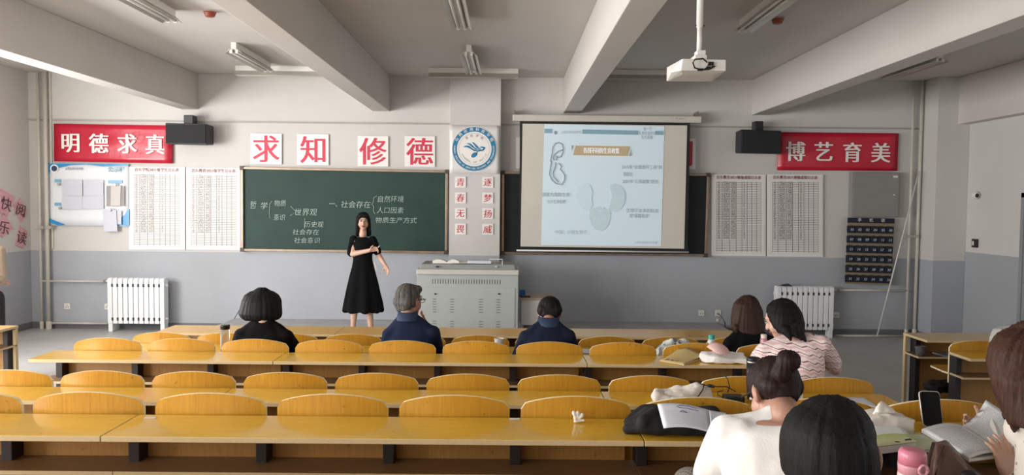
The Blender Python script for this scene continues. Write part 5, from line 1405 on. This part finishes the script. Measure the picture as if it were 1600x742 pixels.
# fourth row desk
b = MB()
H_ = lambda x, dy, z: V((W(x, 618, 3.92).x, 3.92+dy, z3+z))
b.hull([H_(1022, -.05, .0), H_(1020, .04, .0), H_(1022, -.03, .045), H_(1026, .03, .055), H_(1070, -.07, .0), H_(1072, .06, 0), H_(1062, -.05, .06), H_(1065, .04, .07)])
b.hull([H_(1050, -.06, .0), H_(1052, .06, .05), H_(1056, -.05, .055), H_(1080, -.05, .07), H_(1096, -.02, .10), H_(1106, .03, .095), H_(1114, -.05, .01), H_(1115, .05, .01), H_(1112, .0, .07), H_(1060, .07, 0)])
b.cap(H_(1024, -.045, .025), H_(1040, -.06, .022), .026, .02)
b.cap(H_(1048, -.075, .018), H_(1066, -.078, .018), .018)
soft(b, 'sweater', M('cloth_cream', '#ded8cf', .85, .03, 10, .2, 150), 'rolled cream sweater lying on the fourth row desk beside black cables', 'sweater', amp=.016, it=3, s=(12, 12, 12))
t = thing('power_adapter', (W(1146, 618, 3.93).x, 3.93, z3), 'black power adapter on the fourth row desk with tangled cables', 'adapter')
a, c = W(1132, 618, 3.9), W(1162, 618, 3.9)
MB().box(a.x, c.x, 3.87, 3.95, z3, z3+.035).build('case', m_black, t, bevel=.006)
b = MB(); K = lambda *p: [W(x, y, d) for x, y, d in p]
b.tube(K((1150, 612, 3.9), (1136, 604, 3.92), (1122, 604, 3.92), (1110, 603, 3.9), (1096, 600, 3.9), (1088, 596, 3.92)), .003, 6)
b.tube(K((1137, 613, 3.9), (1140, 604, 3.95), (1137, 592, 4.0), (1130, 584, 4.05), (1123, 579, 4.08)), .003, 6)
b.tube(K((1100, 601, 3.88), (1098, 609, 3.87), (1092, 618, 3.86), (1088, 621, 3.86)), .003, 6)
b.tube(K((1130, 620, 3.86), (1122, 618, 3.86), (1121, 612, 3.9), (1130, 610, 3.9)), .0025, 6)
b.cyl(*K((1106, 602, 3.89), (1116, 604, 3.89)), .008, 8)
b.build('cable', m_black, t, smooth=True)
t = thing('tumbler', (W(1177, 600, 3.97).x, 3.97, z3), 'black tumbler with a steel rim behind the hair bun', 'tumbler')
c = W(1177, 558, 3.97); h = c.z-z3
MB().lathe((c.x, 3.97, z3), [(.026, 0), (.033, h*.5), (.034, h-.03)], 24).build('cup_body', m_black, t, smooth=True)
MB().lathe((c.x, 3.97, z3), [(.035, h-.03), (.036, h-.024), (.035, h-.018)], 24).build('rim_ring', M('chrome'), t, smooth=True)
MB().lathe((c.x, 3.97, z3), [(.034, h-.018), (.034, h-.004), (.028, h)], 24).build('lid', m_black, t, smooth=True)
paper('paper_sheet', [Wz(1309, 626, z3+.002), Wz(1374, 637, z3+.002), Wz(1349, 621, z3+.002), Wz(1284, 620, z3+.002)], m_bl, 'large white sheet lying on the fourth row desk right of the bun woman', 'paper', .0015)
b = MB(); c = W(1246, 626, 3.9); c.z = z3+.025; b.ell(c, .03, .03, .028); b.ell(c+V((.01, 0, .015)), .02, .02, .02)
soft(b, 'crumpled_tissue', c_white, 'small crumpled tissue beside the neck of the bun woman', 'tissue', amp=.008, vox=.004)
# fifth row desk: tissue flower, jacket, papers
c = Wz(901, 661, z4)
b = MB()
for dx, dz, w in ((-.013, .045, .007), (.004, .042, .006), (.022, .034, .008), (.028, .012, .006), (-.006, .02, .01)): b.cap(c+Z*.008, c+V((dx, .0, dz)), .005, w)
b.ell(c+Z*.007, .014, .012, .007)
soft(b, 'crumpled_tissue', M('tissue_white', '#e2ddd4', .9, .03), 'crumpled white tissue standing alone on the nearest full desk', 'tissue', vox=.003, it=2, amp=.004, s=(40, 40, 40))
for px, py, w, lab in ((803, 654.5, 10, 'white sticker scrap on the desk below the middle seat backs'), (234, 652.5, 11, 'white sticker scrap on the desk near the left end')):
    q = [Wz(px-w*.9, py+1.5, z4+.0006), Wz(px+w*.8, py+1.5, z4+.0006), Wz(px+w, py-1.2, z4+.0006), Wz(px-w*.6, py-1.2, z4+.0006)]
    tag(MB().hexa(q, Z*.0008).build('sticker', M('sticker_white', '#d9d3c4', .6, .05)), lab, 'sticker', 'sticker scraps')
b = MB(); pr = None
for px, r, dd in ((985, .022, .03), (996, .03, .05), (1010, .040, .075), (1030, .040, .085), (1060, .036, .09), (1090, .034, .09), (1122, .034, .08)):
    c = W(px, 655, 2.92); c.z = z4+r
    if pr:
        for s in (-1, 0, 1): b.cap(pr[0]+Y*(s*pr[2]), c+Y*(s*dd), pr[1], r)
        b.hull([p+Y*(s*k[2])+Z*(h*k[1]*.95) for p, k in ((pr[0], pr), (c, (0, r, dd))) for s in (-1, 1) for h in (-1, 1)])
    pr = (c, r, dd)
b.cap(V((W(1003, 640, 2.88).x, 2.83, z4+.055)), V((W(1024, 640, 2.88).x, 2.86, z4+.075)), .026)
b.cap(V((W(1003, 640, 2.88).x, 2.83, z4+.03)), V((W(980, 640, 2.88).x, 2.86, z4+.02)), .018)
soft(b, 'jacket', M('jacket_black', '#0f0f10', .85, .1, 15, .2, 150), 'rolled black jacket under a printed sheet on the nearest full desk', 'jacket', amp=.009, it=8, s=(9, 9, 9))
m_form = page_mat('printed_form', 26, '#d9dce6', '#9da3b5', .12, .7, .35)
q = [W(1037, 667.5, 2.82), W(1106, 672, 2.82), W(1112, 648, 2.9), W(1027, 630, 3.0)]
q = [W(1037, 669, 2.74), W(1113, 673, 2.74), W(1108, 637, 2.85), W(1027, 631, 2.85)]
t = thing('printed_sheet', V((q[0].x, q[0].y, min(p.z for p in q))), 'printed white sheet draped over the black jacket', 'paper')
for o in (paper('sheet', q, m_form, None, None, .0012, lambda s, r: Z*(.02*math.sin(math.pi*min(1, s*.75+.2))-.012), t),): pass
def qp(s, r): return q[0]*(1-s)*(1-r)+q[1]*s*(1-r)+q[2]*s*r+q[3]*(1-s)*r+Z*(.02*math.sin(math.pi*min(1, s*.75+.2))-.0105)
m_pen = M('pen_ink_blue', '#5a6390', .6, .05)
b = MB(); b.tube([qp(.35, .84), qp(.42, .90), qp(.6, .92), qp(.75, .88)], .0011, 5); b.tube([qp(.38, .82), qp(.5, .8), qp(.56, .82), qp(.6, .8), qp(.78, .8)], .0012, 5); b.tube([qp(.4, .62), qp(.46, .70), qp(.55, .62), qp(.42, .63)], .0011, 5)
b.build('drawn_sketch', m_pen, t)
q3 = [W(1110, 664, 2.75), W(1138, 668, 2.75), W(1134, 645, 2.84), W(1108, 641, 2.84)]
paper('paper_sheet', q3, m_bl, 'second white sheet beside the printed one, touching the white t-shirt sleeve', 'paper', .0012)
# tissue pack
t = thing('tissue_pack', (W(1382, 665, 2.95).x, 2.95, z4), 'soft white tissue pack with a pulled tissue at the right of the nearest full desk', 'tissue pack')
b = MB(); a = W(1348, 665, 2.95).x; c = W(1419, 665, 2.95).x
b.hull([V(p) for p in ((a+.01, 2.88, z4), (c-.01, 2.88, z4), (a+.01, 3.02, z4), (c-.01, 3.02, z4), (a, 2.89, z4+.05), (c, 2.9, z4+.05), (a+.005, 3.01, z4+.058), (c, 3.01, z4+.05), ((a+c)/2, 2.9, z4+.068), ((a+c)/2, 3.0, z4+.07))])
blob(b, 'wrapper', M('wrapper_soft', '#ddd6cc', .35, .04, 6, .1, 20), t, .005, 2, folds(.005, (20, 20, 20)))
b = MB(); m0 = W(1382, 650, 2.95); m0.z = z4+.06
b.hull([m0+V(p) for p in ((-.05, 0, 0), (.06, .01, 0), (-.02, 0, .055), (.0, .01, .05), (-.04, -.02, .01), (.03, -.02, .01))])
blob(b, 'pulled_tissue', M('tissue_white'), t, .004, 1, folds(.007, (30, 30, 30)))
MB().hexa([W(1353, 655, 2.878), W(1358, 656, 2.878), W(1358, 654.5, 2.878), W(1353, 653.5, 2.878)], Y*.002).build('print_mark', m_dark, t)
# green and white textbook
def two_tone():
    m = bpy.data.materials.new('book_cover_green'); m.use_nodes = True; t = NT(m); o = t.xyz(t.co('UV')); u, v = o[0], o[1]
    k = t.math('ADD', .42, t.math('MULTIPLY', t.math('SINE', t.math('MULTIPLY', u, 3.6)), .10))
    g = t.mix(t.ramp(v, .05, .5), lin('#d9dcae'), lin('#b4c56c'))
    t.l.new(t.mix(t.math('LESS_THAN', v, k), lin('#e4e6e8'), g), t.b.inputs['Base Color']); t.b.inputs['Roughness'].default_value = .35; return m
q = [Wz(1362, 699, z4+.03), Wz(1432, 690, z4+.03), Wz(1400, 660, z4+.03), Wz(1344, 668, z4+.03)]
t = thing('textbook', (mid(q[0], q[2]).x, mid(q[0], q[2]).y, z4), 'white textbook with a green wave on its cover, right of the nearest black haired head', 'book')
MB().hexa([p-Z*.029 for p in q], Z*.026).build('page_block', m_pw, t, bevel=.002)
cov = paper('cover', [p+Z*.0 for p in q], two_tone(), None, None, .002, None, t)
u = (q[1]-q[0]).normalized(); v = (q[3]-q[0]).normalized()
b = MB(); c0 = q[1]-u*.035+v*.03
for k in range(9): c = c0+u*(k*.0035-.01); b.obox(c+Z*.0022, v, u, Z, .008, .0008+.0004*(k % 2), .0005)
b.build('barcode', m_dark, t)
b = MB(); c = q[1]-u*.085+v*.02+Z*.0022; b.ell(c, .010, .008, .0006); b.build('cover_logo', m_mark, t)
q = [Wz(1425, 704, z4+.012), Wz(1462, 701, z4+.012), Wz(1462, 676, z4+.012), Wz(1408, 677, z4+.012)]
t = thing('textbook', (mid(q[0], q[2]).x, mid(q[0], q[2]).y, z4), 'second green book under the phone, left of the open book', 'book')
MB().hexa([p-Z*.011 for p in q], Z*.010).build('page_block', m_pw, t)
paper('cover', q, M('cover_light_green', '#b9c99a', .4, .12, 12, col2='#d8dcc6'), None, None, .0015, None, t)
# phone standing
t = thing('smartphone', (W(1455, 666, 2.93).x, 2.93, z4+.012), 'black smartphone in a pale case propped upright against the seat back', 'phone')
q = [W(1443, 667.5, 2.93), W(1474, 665.5, 2.93), W(1468, 611, 3.0), W(1435.5, 610, 3.0)]
n_ = (q[1]-q[0]).cross(q[3]-q[0]).normalized()
if n_.y > 0: n_ = -n_
def rounded(q, k=.10, ins=0):
    out = []; c = sum(q, V((0, 0, 0)))/4; qq = [p+(c-p)*ins for p in q]
    for i in range(4):
        p, a, b_ = qq[i], qq[i-1], qq[(i+1) % 4]; ka = .016/(a-p).length; kb = .016/(b_-p).length
        A = p+(a-p)*ka; B = p+(b_-p)*kb
        for s in (0, .25, .5, .75, 1): out.append((A*(1-s)+p*s)*(1-s)+(p*(1-s)+B*s)*s)
    return out
MB().prism(rounded(q), -n_*.009).build('case', M('phone_case', '#b9b4ae', .3, .03), t, bevel=.0015)
MB().prism(rounded(q, ins=.055), n_*.0012).build('screen', M('phone_screen', '#08090b', .2, .02, spec=.2), t)
# open book held by the woman at the right
m_page = page_mat('printed_page', 30, '#dfe0e2', '#6f727b', .1, .9, .5)
sp0, sp1 = Wz(1505, 665, 1.075), Wz(1573, 709, 1.085)
L0, L1, L2 = Wz(1440, 671, 1.082), Wz(1487, 659, 1.10), Wz(1514, 716, 1.078)
R0_, R1_ = W(1540.5, 625, 3.03), W(1598, 662, 2.83)
t = thing('open_book', V((sp1.x, sp1.y, 1.07)), 'open printed book held by the woman at the right edge', 'book')
bulge = lambda s, r: Z*(.012*math.sin(math.pi*s))
paper('left_page', [L2, sp1, sp0+(L1-sp0)*.3, L0], m_page, None, None, .003, bulge, t)
MB().hexa([p-Z*.012 for p in (L2, sp1, sp0, L0)], Z*.010).build('page_block', m_pw, t)
nR = (R1_-sp1).cross(sp0-sp1).normalized(); nR = -nR if nR.dot(CAM-sp1) < 0 else nR
paper('right_page', [sp1, R1_, R0_, sp0], m_page, None, None, .003, lambda s, r: nR*(-.014*math.sin(math.pi*s)), t)
MB().hexa([p-nR*.018 for p in (sp1, R1_, R0_, sp0)], -nR*.008).build('page_block', m_pw, t)
# pink thermos
d = 1.98; c = W(1426, 701, d); zb = z4; h = c.z-zb; r = 20.5*d/F*1.02
t = thing('thermos', (c.x, d, zb), 'pink thermos bottle with a darker pink lid at the bottom edge', 'thermos')
MB().lathe((c.x, d, zb), [(r*.9, 0), (r*1.02, .01), (r*1.04, h*.62), (r*.98, h*.72), (r*.9, h-.062)], 32).build('bottle_body', M('thermos_pink', '#e3b3ae', .3, .03, 3), t, smooth=True)
MB().lathe((c.x, d, zb), [(r*.96, h-.066), (r*1.0, h-.045), (r*1.0, h-.04)], 32).build('lid_ring', M('thermos_lid_pink2', '#d294a0', .35, .03), t, smooth=True)
MB().lathe((c.x, d, zb), [(r*.99, h-.04), (r*.98, h-.012), (r*.85, h-.002), (r*.6, h)], 32).build('lid', M('thermos_lid_pink', '#c97788', .35, .03), t, smooth=True)
b = MB(); e = V((c.x+.010, d-r*.98, zb+h-.045)); b.tube([e+V((math.cos(k*.5236)*.011, -.003, math.sin(k*.5236)*.013)) for k in range(13)], .0042, 8); b.build('carry_ring', M('thermos_lid_pink2'), t, smooth=True)
# brown bag
b = MB(); 
b.hull([W(1459, 690, 2.60), W(1478, 688, 2.60), W(1500, 706, 2.58), W(1552, 752, 2.56), W(1446, 760, 2.56), W(1462, 700, 2.52), W(1480, 700, 2.50), W(1540, 760, 2.48), W(1452, 765, 2.46), V((W(1450, 760, 2.56).x, 2.60, .69)), V((W(1545, 760, 2.56).x, 2.60, .69)), V((W(1450, 760, 2.46).x, 2.44, .69)), V((W(1545, 760, 2.46).x, 2.44, .69))])
t = thing('handbag', (1.5, 2.52, .69), 'brown leather bag standing below the open book', 'bag')
blob(b, 'bag_body', M('leather_brown', '#6b5046', .4, .1, 5, .15, 60), t, .007, 3, folds(.012, (11, 11, 5)))
b = MB(); b.tube([W(1459, 692, 2.53), W(1452, 715, 2.49), W(1447, 745, 2.47)], .006, 8); b.tube([W(1476, 697, 2.50), W(1466, 720, 2.47), W(1460, 750, 2.46)], .004, 8); b.build('strap', M('leather_dark', '#4b352d', .4, .08), t, smooth=True)
b = MB(); b.ell(W(1515, 742, 2.44), .028, .012, .018); b.build('clasp', m_black, t, smooth=True)
# right block things
b = MB(); px = 1568; c = W(px, 535, 5.80); 
b.loft([(V((c.x, 5.80, .807)), .085, .06), (V((c.x+.002, 5.80, .87)), .10, .07), (V((c.x+.005, 5.80, .96)), .098, .075), (V((c.x+.01, 5.80, W(px, 514, 5.8).z)), .085, .06), (V((c.x+.012, 5.80, W(px, 511, 5.8).z)), .05, .04)], X, Y)
soft(b, 'plastic_bag', M('bag_translucent', '#dcdad8', .25, .04, 6, .15, 15, trans=.25), 'white glossy plastic bag standing on the right block second desk', 'bag', amp=.01, vox=.007)
c = W(1438, 545, 6.66); zs = .785-.17
t = thing('plastic_cup', (c.x, 6.66, zs), 'clear plastic cup on the open shelf of the right front desk', 'cup')
MB().lathe((c.x, 6.66, zs), [(.034, 0), (.045, .085), (.048, .088), (.044, .09), (.032, .004)], 20).build('cup_body', m_clear, t, smooth=True)
q = [V((W(1470, 552, 6.68).x, 6.62, zs)), V((W(1508, 552, 6.68).x, 6.62, zs)), V((W(1506, 552, 6.68).x, 6.80, zs)), V((W(1468, 552, 6.68).x, 6.80, zs))]
tag(MB().hexa(q, Z*.012).build('notebook', M('notebook_grey', '#8e9094', .4, .05), bevel=.003), 'thin grey notebook on the open shelf of the right front desk', 'notebook')
c = W(1490, 622, 5.95)
b = MB(); b.ell(V((c.x, 6.17, .46)), .13, .10, .05); b.ell(V((c.x+.07, 6.17, .47)), .08, .08, .05)
soft(b, 'bag', M('jacket_black'), 'small black bag lying low behind the right block desks', 'bag', amp=.012, vox=.008)
bpy.data.objects.remove(_to); bpy.data.curves.remove(_tc)
bpy.context.view_layer.update()
